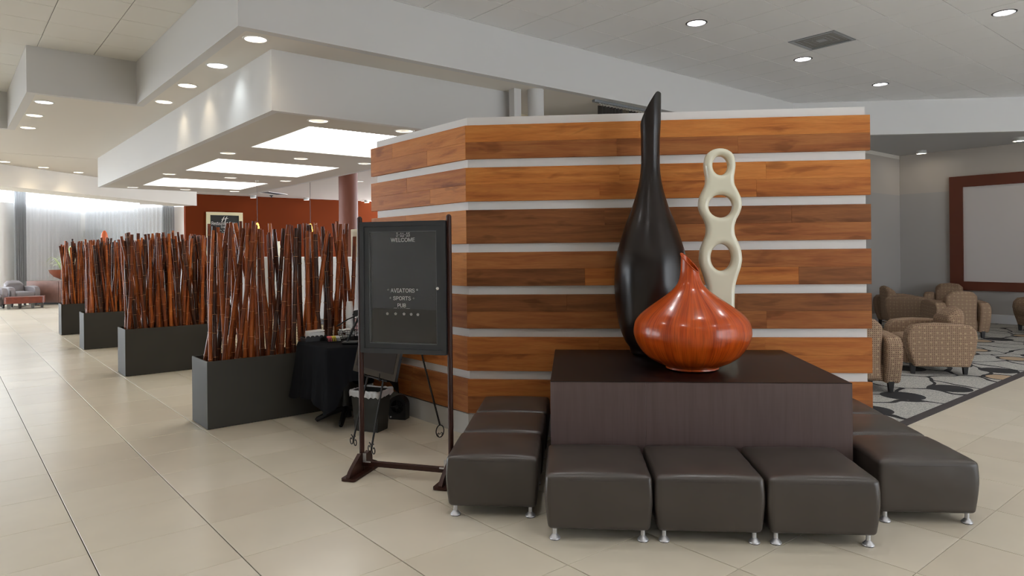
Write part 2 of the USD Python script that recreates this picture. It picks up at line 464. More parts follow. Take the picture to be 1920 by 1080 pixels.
# ---- floor
floor = thing('floor', 'large pale beige square floor tiles with thin dark joints', None, kind='structure')
obj(floor, 'screed', prism(ROOM, -.20, -.006), 'grout')
rng = random.Random(7)
cells = []
for i in range(-34, 32):
    for j in range(-52, 24):
        u0, v0 = .59774 + .61508 * i, 4.2925 - .59163 * (j + 1)
        c = sbox(u0 + .0028, v0 + .0014, u0 + .61508 - .0028, v0 + .59163 - .0014)
        if not ROOM.contains(c) and not ROOM.intersects(c):
            continue
        c = c.intersection(ROOM).difference(CARPET).difference(DARKFLOOR)
        for c in polys(c):
            if c.area < .004 or len(c.interiors):
                continue
            c = c.convex_hull
            pr = [project((*p, 0)) for p in c.exterior.coords[:-1]]
            area = 0.0
            if min(p[2] for p in pr) > .6:
                g = Polygon([p[:2] for p in pr]).intersection(sbox(0, 0, 1920, 1080))
                x, y = c.centroid.coords[0]
                q = (x + y) / R2
                hid = (q > 6.0 and x > 3.6 and y > 2.5)
                area = 0.0 if hid else g.area
            cells.append((area, c))
cells.sort(key=lambda t: -t[0])
rest = []
for k, (a, c) in enumerate(cells):
    if k < 298 and a > 8:
        obj(floor, 'tile', slabtile(c, -.0065, 0, .0012), rng.choice(['floor_tile', 'floor_tile', 'floor_tile_pale', 'floor_tile_deep']), smooth=False)
    else:
        rest.append(slabtile(c, -.0065, 0, .0012))
obj(floor, 'distant_tiles', join(*rest), 'floor_tile', smooth=False, kind='stuff')

RESTAURANT = ROOM.intersection(sbox(3.70, 6.56, 16.8, 24.15)).difference(sbox(5.98, 6.0, 17, 7.77))
rug2 = thing('restaurant_carpet', 'dark brown carpet of the restaurant behind the half wall', 'carpet')
obj(rug2, 'pile', prism(RESTAURANT, -.006, .005), 'restaurant_pile')
rug = thing('carpet', 'grey patterned carpet with black lines and tan and black discs in the lounge', 'carpet')
obj(rug, 'pile', prism(CARPET, -.006, .006), 'carpet')
obj(rug, 'border', bx(6.2, 16.8, 2.48, 2.57, -.004, .009, .002), 'carpet_border')

# ---- ceiling
ceil = thing('ceiling', 'stepped white ceiling with square acoustic panels and lower painted soffits', None, kind='structure')
C_LIGHTS = [(6.62, 4.64), (9.03, 4.63), (9.02, 2.33), (11.4, 4.59)]
S_LIGHTS = [(2.27, 6.43), (2.27, 7.58), (2.26, 8.69), (2.26, 9.8), (1.05, 10.74), (1.04, 11.83), (1.06, 13.02)]
FAR_LIGHTS = [(1.05, 18.0), (1.80, 18.66), (2.56, 19.32)]
REST_LIGHT = [(9.04, 17.5)]
L_LIGHTS = [(3.08, 6.88), (4.12, 6.87), (3.07, 9.82), (4.10, 9.78), (5.12, 9.74), (3.06, 12.95), (4.09, 12.95), (5.12, 12.95), (3.06, 15.9), (4.06, 15.85), (5.06, 15.75)]
WELLS = [(3.13, 7.24, 5.07, 9.12), (3.13, 10.48, 5.07, 12.27), (3.12, 13.64, 5.05, 15.35)]


OFF_CANS = [(u, v) for u in (-3.0, -.6, 1.8, 4.2, 6.6, 9.0, 11.4) for v in (4.64, 2.33, .02, -2.29, -4.6)
            if not any(abs(u - a) < .3 and abs(v - b) < .3 for a, b in C_LIGHTS) and TILED.contains(Point(u, v).buffer(.2))]


def holes(pts, r=.1):
    g = Polygon()
    for p in pts:
        g = g.union(Point(*p).buffer(r, 12))
    return g


obj(ceil, 'panel_grid', prism(TILED.difference(holes(C_LIGHTS + OFF_CANS, .12)), ZC + .008, ZC + .02), 'grid_metal')
obj(ceil, 'upper_slab', prism(ROOM.difference(BEYOND), ZC + .32, ZC + .42), 'white_paint')
vent_cell = sbox(8.13, 3.7876, 8.73, 4.3718)
cells = []
for i in range(-10, 26):
    for j in range(-8, 26):
        u0, v0 = .93 + .6 * i, 9.63 - .5842 * j
        c = sbox(u0 + .0035, v0 + .0035, u0 + .6 - .0035, v0 + .5842 - .0035)
        if c.centroid.within(vent_cell):
            continue
        c = c.intersection(TILED)
        for c in polys(c):
            if c.area < .003:
                continue
            pr = [project((*p, ZC)) for p in c.exterior.coords[:-1]]
            area = 0.0
            if min(p[2] for p in pr) > .6:
                area = Polygon([p[:2] for p in pr]).convex_hull.intersection(sbox(0, 0, 1920, 1080)).area
            cells.append((area, c))
cells.sort(key=lambda t: -t[0])
rest = []
for k, (a, c) in enumerate(cells):
    h = [l for l in C_LIGHTS + OFF_CANS if c.distance(Point(*l)) < .12]
    if h:
        m = prism(c.difference(holes(h, .105)), ZC, ZC + .012)
    else:
        m = slabtile(c.convex_hull, ZC, ZC + .012, .0025, up=False) if abs(c.convex_hull.area - c.area) < 1e-6 else prism(c, ZC, ZC + .012)
    if k < 296 and a > 6:
        obj(ceil, 'ceiling_panel', m, 'ceiling_tile' if c.centroid.y < 6.15 and c.centroid.x > 2.0 else 'ceiling_tile_warm', smooth=False)
    else:
        rest.append(m)
obj(ceil, 'more_ceiling_panels', join(*rest), 'ceiling_tile', smooth=False, kind='stuff')

edge = TILED.buffer(.10, join_style=2).difference(TILED).intersection(ROOM.buffer(-.01))
up = UPPER.difference(LOWER)
upj = sbox(-30, 16.47, 2.5, 16.49)
bulk_u = edge.intersection(UPPER)
up = up.difference(bulk_u).difference(upj).buffer(-.004, join_style=2).buffer(.004, join_style=2)
bulk_u = bulk_u.buffer(-.004, join_style=2).buffer(.004, join_style=2)
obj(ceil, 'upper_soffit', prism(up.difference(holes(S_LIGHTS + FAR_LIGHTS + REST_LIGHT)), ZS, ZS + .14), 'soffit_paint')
obj(ceil, 'ceiling_joint', prism(UPPER.difference(LOWER).intersection(upj), ZS + .006, ZS + .10), 'vent_dark')
# bulkhead between the tiled ceiling and the upper soffit: a skin just behind the edge of the tiled field
obj(ceil, 'upper_bulkhead', prism(bulk_u, ZS, ZC + .05), 'white_paint')
obj(ceil, 'lounge_bulkhead', prism(edge.intersection(LOUNGE), 3.576, ZC + .05), 'white_paint')
obj(ceil, 'lounge_soffit', prism(LOUNGE.difference(edge), ZLOUNGE, ZLOUNGE + .1), 'lounge_ceiling_paint')
lring = LOWER.difference(LOWER.buffer(-.08, join_style=2))
lw = LOWER.difference(lring)
for w in WELLS:
    lw = lw.difference(sbox(*w))
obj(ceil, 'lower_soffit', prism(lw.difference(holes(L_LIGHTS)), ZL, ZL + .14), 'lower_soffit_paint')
obj(ceil, 'lower_bulkhead', prism(lring, ZL, ZS + .05), 'white_paint')
fas = Polygon([fline(-16), fline(F3_END), fline(F3_END, .85), fline(-16, .85)])
obj(ceil, 'window_fascia', prism(fas, 3.13, ZWIN + .05), 'soffit_paint')
obj(ceil, 'window_bay_ceiling', prism(WINBAY, ZWIN, ZWIN + .1), 'white_paint')

# ---- skylights in the lower soffit
for w, lab in zip(WELLS, ['nearest bright rectangular skylight in the lower soffit, half hidden by the slatted partition', 'middle bright rectangular skylight of the three in the lower soffit', 'farthest bright rectangular skylight of the three in the lower soffit']):
    cx, cy = (w[0] + w[2]) / 2, (w[1] + w[3]) / 2
    t = thing('skylight', lab, 'skylight', (cx, cy, ZL), group='skylights in the lower soffit')
    hx, hy = (w[2] - w[0]) / 2, (w[3] - w[1]) / 2
    well = sbox(-hx + .001, -hy + .001, hx - .001, hy - .001).difference(sbox(-hx + .014, -hy + .014, hx - .014, hy - .014))
    obj(t, 'well', prism(well, .001, .30), 'trim_white')
    for s in (-1, 1):
        obj(t, 'light_panel', bx(-hx + .0145, hx - .0145, min(s * .006, s * (hy - .0145)), max(s * .006, s * (hy - .0145)), .27, .29), 'daylight_panel')
    obj(t, 'divider', bx(-hx + .015, hx - .015, -.006, .006, .262, .30), 'trim_white')


# ---- walls
def wallbox(name, poly, z0, z1, m, label=None):
    return tag(obj(None, name, prism(poly, z0, z1), m), label, None, None, 'structure')


wallbox('wall_inner', sbox(6.0, 7.6, 12.0, 7.75), 0, ZS - .001, 'tan_paint', 'tan wall seen above the partition between the white column and the drape')
# red restaurant wall
wallbox('wall_far', sbox(6.2, 24.2, 16.8, 24.4), 0, ZS, 'red_wall', 'dark red restaurant wall at the far end')
# lounge walls: upper band and lower wall in two paints
wr = thing('wall_right', 'grey lounge wall with a beige band along its top', None, kind='structure')
obj(wr, 'lower_wall', bx(16.8, 17.0, -4, 6.4, 0, 2.80), 'lounge_paint_lower')
obj(wr, 'upper_band', bx(16.8, 17.0, -4, 6.4, 2.80, ZC + .3), 'lounge_paint_upper')
wl = thing('wall_lounge', 'grey lounge wall behind the slatted partition', None, kind='structure')
obj(wl, 'lower_wall', bx(9.0, 16.8, 6.372, 6.52, 0, 2.78), 'lounge_paint_lower')
obj(wl, 'upper_band', bx(9.0, 16.8, 6.372, 6.52, 2.78, ZC), 'lounge_paint_upper')
tag(obj(None, 'baseboard_right', bx(16.775, 16.8, -4, 6.37, 0.004, .19, .004), 'white_base'), 'white baseboard along the lounge wall', None, None, 'structure')
tag(obj(None, 'baseboard_lounge', bx(9.0, 16.77, 6.347, 6.371, 0.004, .19, .004), 'white_base'), 'white baseboard of the lounge side wall', None, None, 'structure')


# walls behind the camera and at its left, out of the picture
wallbox('wall_front', sbox(-2.1, -8.2, 2.7, -8.0), 0, ZWIN, 'lounge_paint_upper', 'beige wall behind the camera at the right, with a window opening beside it')
wallbox('wall_rear', pqpoly(-19.92, 4.4, -7.2, -7.0), 0, ZWIN, 'half_wall_paint', 'beige wall behind the camera')
wallbox('wall_side', pqpoly(15.0, 15.2, -7.2, 9.5), 0, ZWIN, 'white_paint', 'white wall at the right, outside the picture')
wallbox('wall_corner', pqpoly(-20.1, -19.92, -7.2, -1.6), 0, ZWIN, 'lounge_paint_upper', 'beige wall at the left behind the camera')


w4 = thing('window_4', 'large window behind the camera at the right, outside the picture', None, kind='structure')
for k in range(8):
    a = 2.7 + k * 1.5
    obj(w4, 'mullion', bx(a, a + .08, -8.14, -8.04, 0, ZWIN), 'mullion')
    if k < 7:
        obj(w4, 'pane', bx(a + .08, a + 1.5, -8.095, -8.085, .04, ZWIN), 'window_glass')
# window bay wall: p = -19.92 (solid below a clerestory) and q = 25.98
def pqbox(p0, p1, q0, q1, z0, z1):
    return prism(pqpoly(p0, p1, q0, q1), z0, z1)


tag(obj(None, 'wall_left', pqbox(-20.12, -19.93, 20.45, 26.2, 0, 3.50), 'half_wall_paint'), 'white window wall below the clerestory behind the grey curtain', None, None, 'structure')
tag(obj(None, 'wall_back', join(pqbox(-20.12, -15.40, 25.99, 26.2, 0, 3.50), pqbox(-15.40, -14.6, 25.99, 26.2, 0, ZWIN)), 'half_wall_paint'), 'white end wall of the window bay with a vent', None, None, 'structure')
w1 = thing('window_1', 'clerestory window above the white wall at far left', None, kind='structure')
obj(w1, 'pane', pqbox(-20.03, -20.02, 20.45, 25.98, 3.5, ZWIN), 'window_glass')
w2 = thing('window_2', 'clerestory window on the end wall of the bay', None, kind='structure')
obj(w2, 'pane', pqbox(-19.92, -15.40, 26.08, 26.09, 3.5, ZWIN), 'window_glass')
for p in (-19.9, -17.6, -15.45):
    obj(w2, 'mullion', pqbox(p - .03, p + .03, 26.02, 26.14, 3.5, ZWIN), 'mullion')
w3 = thing('window_3', 'tall bright window left of the grey curtains', None, kind='structure')
for k in range(11):
    q1 = 20.45 - k * 2.0
    obj(w3, 'pane', pqbox(-20.03, -20.02, q1 - 1.94, q1 - .06, .1, ZWIN), 'window_glass')
    obj(w3, 'mullion', pqbox(-20.09, -19.95, q1 - .06, q1 + .06, 0, ZWIN), 'mullion')
obj(w3, 'sill', pqbox(-20.12, -19.93, -1.6, 20.39, 0, .1), 'mullion')
obj(w3, 'transom', pqbox(-20.07, -19.97, -1.6, 20.39, 3.46, 3.54), 'mullion')
vt = thing('wall_vent', 'white air vent grille on the bay wall seen through the sheer curtain', 'vent', (*UV(-19.1, 25.97), 2.45), -45)
obj(vt, 'vent_frame', join(bx(-.62, .62, -.03, .012, .13, .17), bx(-.62, .62, -.03, .012, -.17, -.13), bx(-.62, -.58, -.03, .012, -.13, .13), bx(.58, .62, -.03, .012, -.13, .13)), 'trim_white')
for k in range(6):
    obj(vt, 'slat', bx(-.58, .58, -.02, .01, -.12 + .042 * k, -.10 + .042 * k), 'trim_white')

# ------------------------------------------------------------------ lamps
def downlight(x, y, z, lamp, label, group, r=.10, recess=.13, dark=False):
    t = thing('recessed_downlight', label, 'ceiling light', (x, y, z), 0, group)
    obj(t, 'trim_ring', lathe([(r - .004, .004), (r - .002, -.006), (r + .012, -.004), (r + .016, 0), (r + .016, .0012), (r - .004, .004)], 32), 'vent_dark' if dark else 'trim_white')
    obj(t, 'reflector', lathe([(r - .002, 0), (r * .8, recess * .55), (r * .52, recess), (r * .52 + .004, recess), (r * .8 + .005, recess * .55), (r + .002, 0), (r - .002, 0)], 32), 'reflector')
    obj(t, 'lamp', disc(r * .52, recess - .004), lamp, smooth=False)
    return t


where = ['front left', 'front right', 'second row left', 'second row middle', 'second row right', 'third row left', 'third row middle', 'third row right', 'back row left', 'back row middle', 'back row right']
for (x, y), w in zip(L_LIGHTS, where):
    downlight(x, y, ZL, 'lamp_neutral', f'round recessed downlight in the lower skylight soffit, {w}', 'downlights in the skylight soffit')
for (x, y), l, w in zip(S_LIGHTS, ['lamp_warm', 'lamp_cool', 'lamp_warm', 'lamp_warm', 'lamp_cool', 'lamp_warm', 'lamp_warm'],
                        ['nearest of four along the bulkhead', 'cool white second of four along the bulkhead', 'third of four along the bulkhead', 'farthest of four along the bulkhead',
                         'first of the three at far left', 'middle one of the three at far left', 'last of the three at far left']):
    downlight(x, y, ZS, l, f'round recessed downlight in the upper soffit, {w}', 'downlights in the upper soffit')
for (x, y), w in zip(FAR_LIGHTS, ['leftmost', 'middle', 'rightmost']):
    downlight(x, y, ZS, 'lamp_fascia', f'small warm downlight washing the window fascia, {w} of three', 'downlights by the window fascia')
downlight(*REST_LIGHT[0], ZS, 'lamp_neutral', 'small recessed downlight in the restaurant ceiling right of the red column', None)
for (x, y), w in zip(C_LIGHTS, ['above the tall black vase, next to the bulkhead', 'in front of the square vent', 'at the upper right corner', 'farthest and dimmest, over the lounge bulkhead']):
    downlight(x, y, ZC, 'lamp_can', f'recessed can light with dark ring, {w}', 'can lights in the acoustic panel ceiling', r=.105, recess=.14, dark=True)


for x, y in OFF_CANS:
    downlight(x, y, ZC, 'lamp_can', 'recessed can light of the acoustic panel ceiling beyond the edge of the picture', 'can lights beyond the picture', r=.105, recess=.10, dark=True)


def surface_lamp(name, x, y, z, lamp, label, r=.085, h=.06, group=None):
    t = thing(name, label, 'ceiling light', (x, y, z), 0, group)
    obj(t, 'housing', lathe([(0, 0), (r, 0), (r, -h), (r - .012, -h), (r - .016, -h + .018), (0, -h + .018)], 28), 'lamp_housing')
    obj(t, 'lamp', disc(r - .018, -h + .014), lamp, smooth=False)
    return t


surface_lamp('surface_lamp', 16.25, 5.72, ZLOUNGE, 'lamp_neutral', 'round white surface lamp on the lounge ceiling left of the brown frame', r=.10, h=.07, group='lounge ceiling lamps')
surface_lamp('surface_lamp', 15.9, 3.90, ZLOUNGE, 'lamp_neutral', 'round white surface lamp on the lounge ceiling at the right edge', r=.10, h=.07, group='lounge ceiling lamps')
for x, w in ((8.25, 'above the chalkboard'), (10.15, 'in the middle of the red wall'), (12.55, 'right of the red column')):
    surface_lamp('wall_washer', x, 23.75, ZS, 'lamp_soft', f'small white ceiling spot washing the red wall, {w}', r=.10, h=.09, group='spots along the red wall')
for x, y, w in ((8.75, 23.4, 'beside the first spot'), (13.15, 23.5, 'at the right end')):
    t = thing('sprinkler_head', f'tiny dark sprinkler head under the restaurant ceiling, {w}', 'sprinkler', (x, y, ZS))
    obj(t, 'escutcheon', lathe([(0, 0), (.06, 0), (.055, -.025), (.02, -.03), (0, -.03)], 16), 'vent_dark')
    obj(t, 'deflector', lathe([(0, -.03), (.02, -.03), (.02, -.07), (.04, -.075), (0, -.085)], 12), 'vent_dark')
for x, w in ((4.66, 'left'), (5.72, 'right')):
    t = thing('pendant_lamp', f'small glowing amber pendant lamp above the bamboo tops, {w} one', 'pendant lamp', (x, 13.2, 0), group='amber pendants')
    zt = ZL if x < 5.6 else ZS
    obj(t, 'shade', lathe([(0, 1.90), (.030, 1.91), (.046, 1.98), (.045, 2.06), (.028, 2.16), (.012, 2.19), (0, 2.19)], 20), 'pendant_glow')
    obj(t, 'cord', tube([(0, 0, 2.19), (0, 0, zt - .02)], .004, 6), 'black_plastic')
    obj(t, 'canopy', lathe([(0, zt - .03), (.025, zt - .025), (.03, zt), (0, zt)], 16), 'trim_white')

# ceiling diffusers
vt = thing('ceiling_vent', 'square grey metal air diffuser set into the acoustic panel ceiling', 'vent', (8.43, 4.08, ZC))
sq = lambda a: sbox(-a, -a, a, a)
obj(vt, 'frame', prism(sq(.288).difference(sq(.25)), -.004, .012), 'vent_gray')
obj(vt, 'backing', bx(-.28, .28, -.28, .28, .10, .11), 'vent_dark')
for k, a in enumerate((.25, .185, .12)):
    lo, hi = a - .030, a
    v = [(sx * b, sy * b, z) for b, z in ((hi, .075), (lo, .005)) for sx, sy in ((-1, -1), (1, -1), (1, 1), (-1, 1))]
    v += [(sx * b, sy * b, z) for b, z in ((hi - .006, .075), (lo - .006, .005)) for sx, sy in ((-1, -1), (1, -1), (1, 1), (-1, 1))]
    f = []
    for j in range(4):
        n = (j + 1) % 4
        f += [(j, n, 4 + n, 4 + j), (8 + n, 8 + j, 12 + j, 12 + n), (j, 8 + j, 8 + n, n), (4 + n, 12 + n, 12 + j, 4 + j)]
    obj(vt, 'louvre', (v, f), 'vent_gray', smooth=False)
obj(vt, 'core', bx(-.055, .055, -.055, .055, .004, .012), 'vent_gray')
vt = thing('slot_vent', 'dark slotted vent in the restaurant ceiling near the skylights', 'vent', (8.45, 22.5, ZS), 37)
obj(vt, 'frame', prism(sbox(-.55, -.22, .55, .22).difference(sbox(-.5, -.17, .5, .17)), -.012, 0), 'trim_white')
for k in range(5):
    obj(vt, 'blade', bx(-.5, .5, -.16 + .07 * k, -.12 + .07 * k, -.01, -.002), 'vent_dark')

# ------------------------------------------------------------------ slatted partition
ZT0, PITCH, BOARD = 2.694, .3672, .292
part = thing('slatted_partition', 'angled freestanding partition of wide horizontal brown wood planks with white gaps', 'partition wall')
core = Polygon([(3.54, 4.846), UV(2.40, 5.93), UV(2.40, 6.10), (3.70, 6.10 * R2 - 3.70), (3.70, 6.46), (3.54, 6.46)])
obj(part, 'core', prism(core, 0, 2.767), 'gap_white')
basep = Polygon([(3.515, 4.8395), UV(2.42, 5.907), UV(2.42, 5.94), (3.545, 4.86), (3.545, 6.50), (3.515, 6.50)])
obj(part, 'baseboard', prism(basep, 0, .188), 'baseboard_gray')
MR = np.array([[1 / R2, 1 / R2, 0, 0], [-1 / R2, 1 / R2, 0, 0], [0, 0, 1, 0], [0, 0, 0, 1.0]])      # local x = p, y = q
ML = np.array([[0, 1.0, 0, 0], [-1.0, 0, 0, 0], [0, 0, 1, 0], [0, 0, 0, 1]])                            # local x = -v, y = u
rng = random.Random(21)
tones = [['plank_honey', 'plank_russet'], ['plank_honey', 'plank_amber'], ['plank_walnut', 'plank_walnut'], ['plank_russet', 'plank_walnut'], ['plank_walnut', 'plank_russet'], ['plank_amber', 'plank_amber'], ['plank_amber', 'plank_russet']]


def plank(M4, x0, x1, y0, y1, z0, z1, ma, e0=0.0, e1=0.0):
    c = .0016
    off = np.array([rng.uniform(-40, 40), rng.uniform(-9, 9), rng.uniform(-9, 9)])
    pts = []
    for x, e, s in ((x0, e0, 1), (x1, e1, -1)):
        for z, t in ((z0, 1), (z1, -1)):
            pts += [(x + s * c, y0, z + t * c), (x, y0 + c, z + t * c), (x + s * c, y0 + c, z), (x + e, y1, z)]
    X = M4.copy()
    X[:3, 3] = -(M4[:3, :3] @ off)
    obj(part, 'plank', hull(np.array(pts) + off), ma, smooth=False, xf=X)


for i in range(7):
    z1 = ZT0 - i * PITCH
    z0 = z1 - BOARD
    for r in range(2):
        ma = tones[i][r]
        a, b = (z0 + BOARD / 2, z1) if r == 0 else (z0, z0 + BOARD / 2)
        cuts = sorted([-.937, 2.428] + [x for x in ([rng.uniform(-.1, .5), rng.uniform(1.0, 1.9)] if (i + r) % 3 else [rng.uniform(.4, 1.3)])])
        for k in range(len(cuts) - 1):
            mm = ma if rng.random() < .7 else rng.choice(['plank_amber', 'plank_russet', ma])
            plank(MR, cuts[k], cuts[k + 1], 5.897, 5.93, a, b, mm, e0=.0137 if k == 0 else 0)
        cuts = sorted([-6.535, -4.833, rng.uniform(-6.1, -5.2)])
        for k in range(2):
            mm = rng.choice(['plank_honey', 'plank_amber']) if i < 4 else rng.choice(['plank_amber', 'plank_russet'])
            plank(ML, cuts[k], cuts[k + 1], 3.507, 3.54, a, b, mm, e1=-.0137 if k == 1 else 0)


# ------------------------------------------------------------------ ottomans
def soft_box(w, d, z0, z1, r, dome, taper, n=5):
    m = trimesh.creation.box([2, 2, 2])
    for _ in range(n):
        m = m.subdivide()
    h = (z1 - z0) / 2
    half = np.array([w / 2, d / 2, h])
    p = m.vertices * half
    core_ = half - r
    q = np.clip(p, -core_, core_)
    dlt = p - q
    L = np.linalg.norm(dlt, axis=1, keepdims=True)
    p = q + np.where(L > 0, dlt / np.maximum(L, 1e-9) * r, 0)
    m.vertices = soft_deform(p, w, d, h, dome, taper)
    m.vertices[:, 2] += z0 + h
    return m


def soft_deform(p, w, d, h, dome, taper):
    p = p.copy()
    t = (p[:, 2] + h) / (2 * h)
    s = 1 + .026 * np.sin(PI * np.clip(t, 0, 1) ** 1.3) - taper * (1 - np.clip(t / .75, 0, 1)) ** 1.4
    ax, ay = np.clip(np.abs(p[:, 0]) / (w / 2), 0, 1), np.clip(np.abs(p[:, 1]) / (d / 2), 0, 1)
    p[:, 2] += np.where(t > .5, dome * (1 - ax ** 3) * (1 - ay ** 3), 0)
    p[:, 0] *= s
    p[:, 1] *= s
    p += .0022 * (meshkit.noise(p * 14, 3)[:, None] - .5) * np.array([1, 1, .6])
    return p


def ottoman(w, d, label, loc, rot, group):
    t = thing('ottoman', label, 'ottoman', loc, rot, group)
    z0, z1 = .062, .368
    h = (z1 - z0) / 2
    obj(t, 'cushion', soft_box(w, d, z0, z1, .026, .026, .03), 'brown_leather', smooth=True)
    a = np.linspace(0, 2 * PI, 121)
    n = 9.0
    ring = np.c_[np.sign(np.cos(a)) * np.abs(np.cos(a)) ** (2 / n) * (w / 2 - .0015), np.sign(np.sin(a)) * np.abs(np.sin(a)) ** (2 / n) * (d / 2 - .0015), np.full(121, h - .028)]
    ring = soft_deform(ring, w, d, h, 0, .03)
    ring[:, 2] += z0 + h
    ring[-1] = ring[0]
    obj(t, 'seam', tube(ring, .0022, 6, cap=False), 'seam_thread')
    for sx in (-1, 1):
        for sy in (-1, 1):
            x, y = sx * (w / 2 - .046), sy * (d / 2 - .046)
            lg = obj(t, 'leg', T(lathe([(0, .064), (.012, .064), (.012, .030), (.016, .026), (.030, .010), (.031, .004), (0, .004)], 20), (x, y, 0)), 'silver')
            obj(lg, 'foot_pad', T(lathe([(0, .004), (.029, .004), (.029, 0), (0, 0)], 20), (x, y, 0)), 'rubber')
    return t


G = 'brown leather ottomans around the display plinth'
o1 = ottoman(.576, .612, 'brown leather cube ottoman, left one of the three in front of the plinth', (*UV(.1115, 4.088), 0), -44.2, G)
dup(o1, 'brown leather cube ottoman, middle one of the three in front of the plinth', (*UV(.710, 4.098), 0), -44.2)
dup(o1, 'brown leather cube ottoman, right one of the three in front of the plinth', (*UV(1.308, 4.105), 0), -44.2)
o2 = ottoman(.548, .563, 'brown leather ottoman nearest the camera in the row left of the plinth', (*UV(-.513, 4.368), 0), -44.6, G)
dup(o2, 'middle brown leather ottoman of the row left of the plinth', (*UV(-.507, 4.95), 0), -44.8)
dup(o2, 'rear brown leather ottoman left of the plinth, against the slatted partition', (*UV(-.502, 5.532), 0), -45)
dup(o2, 'brown leather ottoman nearest the camera in the row right of the plinth', (*UV(2.015, 4.436), 0), -44.4)
dup(o2, 'middle brown leather ottoman of the row right of the plinth', (*UV(2.008, 5.018), 0), -44.6)
dup(o2, 'rear brown leather ottoman right of the plinth, beside the partition end', (*UV(2.0, 5.598), 0), -45)

# ------------------------------------------------------------------ display plinth
t = thing('display_plinth', 'low dark espresso wood display plinth carrying the vases, ottomans on three sides', 'display table', (*UV(.764, 5.15), 0), -44.6)
X, Y = .919, .705
obj(t, 'top', bx(-X - .016, X + .016, -Y - .018, Y, .7565, .7605, .0008), 'espresso_top', smooth=False)
obj(t, 'front_panel', bx(-X - .016, -.332, -Y - .018, -Y + .0015, .004, .7563, .0008), 'espresso_front', smooth=False)
obj(t, 'front_panel', bx(-.3315, X + .016, -Y - .018, -Y + .0015, .004, .7563, .0008), 'espresso_front', smooth=False)
obj(t, 'side_panel', bx(-X - .016, -X + .0015, -Y + .002, Y, .004, .7563, .001), 'espresso_front', smooth=False)
obj(t, 'side_panel', bx(X - .0015, X + .016, -Y + .002, Y, .004, .7563, .001), 'espresso_front', smooth=False)
obj(t, 'back_panel', bx(-X + .021, X - .021, Y - .02, Y, .004, .7315, .001), 'espresso_front', smooth=False)
TOP = .761

# ------------------------------------------------------------------ vases and sculpture
zr = [(0, .150), (.012, .168), (.05, .172), (.10, .205), (.20, .246), (.33, .274), (.45, .286), (.585, .292), (.68, .288), (.80, .272), (.92, .238), (1.05, .196), (1.155, .154), (1.25, .123), (1.33, .101), (1.41, .085), (1.50, .076), (1.60, .0735), (1.72, .075), (1.83, .080), (1.95, .083), (2.15, .083)]
zz = np.linspace(0, 2.15, 110)
rr = monotone(zr, zz)
outer = [(0, 0)] + list(zip(rr, zz))
inner = list(zip(rr - .007, zz))[::-1]
inner = [p for p in inner if p[1] > .9] + [(0, .9)]
v = m3.Manifold(m3.Mesh(np.asarray(lathe(outer + inner, 56).vertices, np.float32), np.asarray(lathe(outer + inner, 56).faces, np.uint32)))
if v.status() != m3.Error.NoError:
    k = lathe(outer + inner, 56)
    k.merge_vertices()
    v = m3.Manifold(m3.Mesh(np.asarray(k.vertices, np.float32), np.asarray(k.faces, np.uint32)))
# slanted mouth, high on the right, opening to the left and back
nrm = np.array([.255, -.10, -.155])
nrm /= np.linalg.norm(nrm)
v = v.trim_by_plane(tuple(nrm), float(nrm @ np.array([-.083, 0, 1.845])))
v = v ^ m3.Manifold.batch_hull([m3.Manifold.cube((.9, .9, .1), True).translate((0, 0, -.1)), m3.Manifold.cube((.9, .9, .1), True).translate((0, 0, 1.55)), m3.Manifold.sphere(.046, 40).scale((1, 2, 1)).translate((.044, 0, 2.062))])
km = tm(v)
ang = np.interp(km.vertices[:, 2], [0, 1.2, 2.15], [.0, 0.0, .012])
km.vertices[:, 0] += ang
t = thing('tall_vase', 'tall black bottle-shaped floor vase with a slanted mouth, tallest piece on the plinth', 'vase', (*UV(.606, 5.597), TOP), -45)
obj(t, 'body', km, 'black_lacquer', smooth=40)

zr = [(0, .17), (.012, .185), (.02, .182), (.035, .215), (.06, .268), (.10, .325), (.16, .372), (.21, .397), (.265, .409), (.325, .400), (.378, .366), (.43, .305), (.485, .228), (.535, .158), (.58, .108), (.63, .078), (.70, .063), (.78, .058), (.90, .056)]
zz = np.linspace(0, .9, 90)
rr = monotone(zr, zz)
outer = [(0, 0)] + list(zip(rr, zz))
inner = [(r - .006, z) for r, z in list(zip(rr, zz))[::-1] if z > .5] + [(0, .5)]
k = lathe(outer + inner, 72)
k.merge_vertices()
v = m3.Manifold(m3.Mesh(np.asarray(k.vertices, np.float32), np.asarray(k.faces, np.uint32)))
nrm = np.array([-.62, .30, -.62])
nrm /= np.linalg.norm(nrm)
neck, belly = v.split_by_plane((0, 0, 1), .655)
v = belly + neck.trim_by_plane(tuple(nrm), float(nrm @ np.array([-.056, 0, .815])))
km = tm(v)
km.vertices *= .987
km.vertices[:, 0] -= np.interp(km.vertices[:, 2], [0, .3, .8], [0, 0, .014])
t = thing('squat_vase', 'squat orange-brown lacquered wood vase with a narrow slanted neck at the front of the plinth', 'vase', (*UV(.812, 4.925), TOP), -45)
obj(t, 'body', km, 'orange_wood', smooth=40)
rad = [p for p in km.vertices if p[2] > .665 and abs(nrm @ (p + [np.interp(p[2], [0, .3, .8], [0, 0, .014]), 0, 0]) - .987 * (nrm @ np.array([-.056, 0, .815]))) < 1.5e-3]
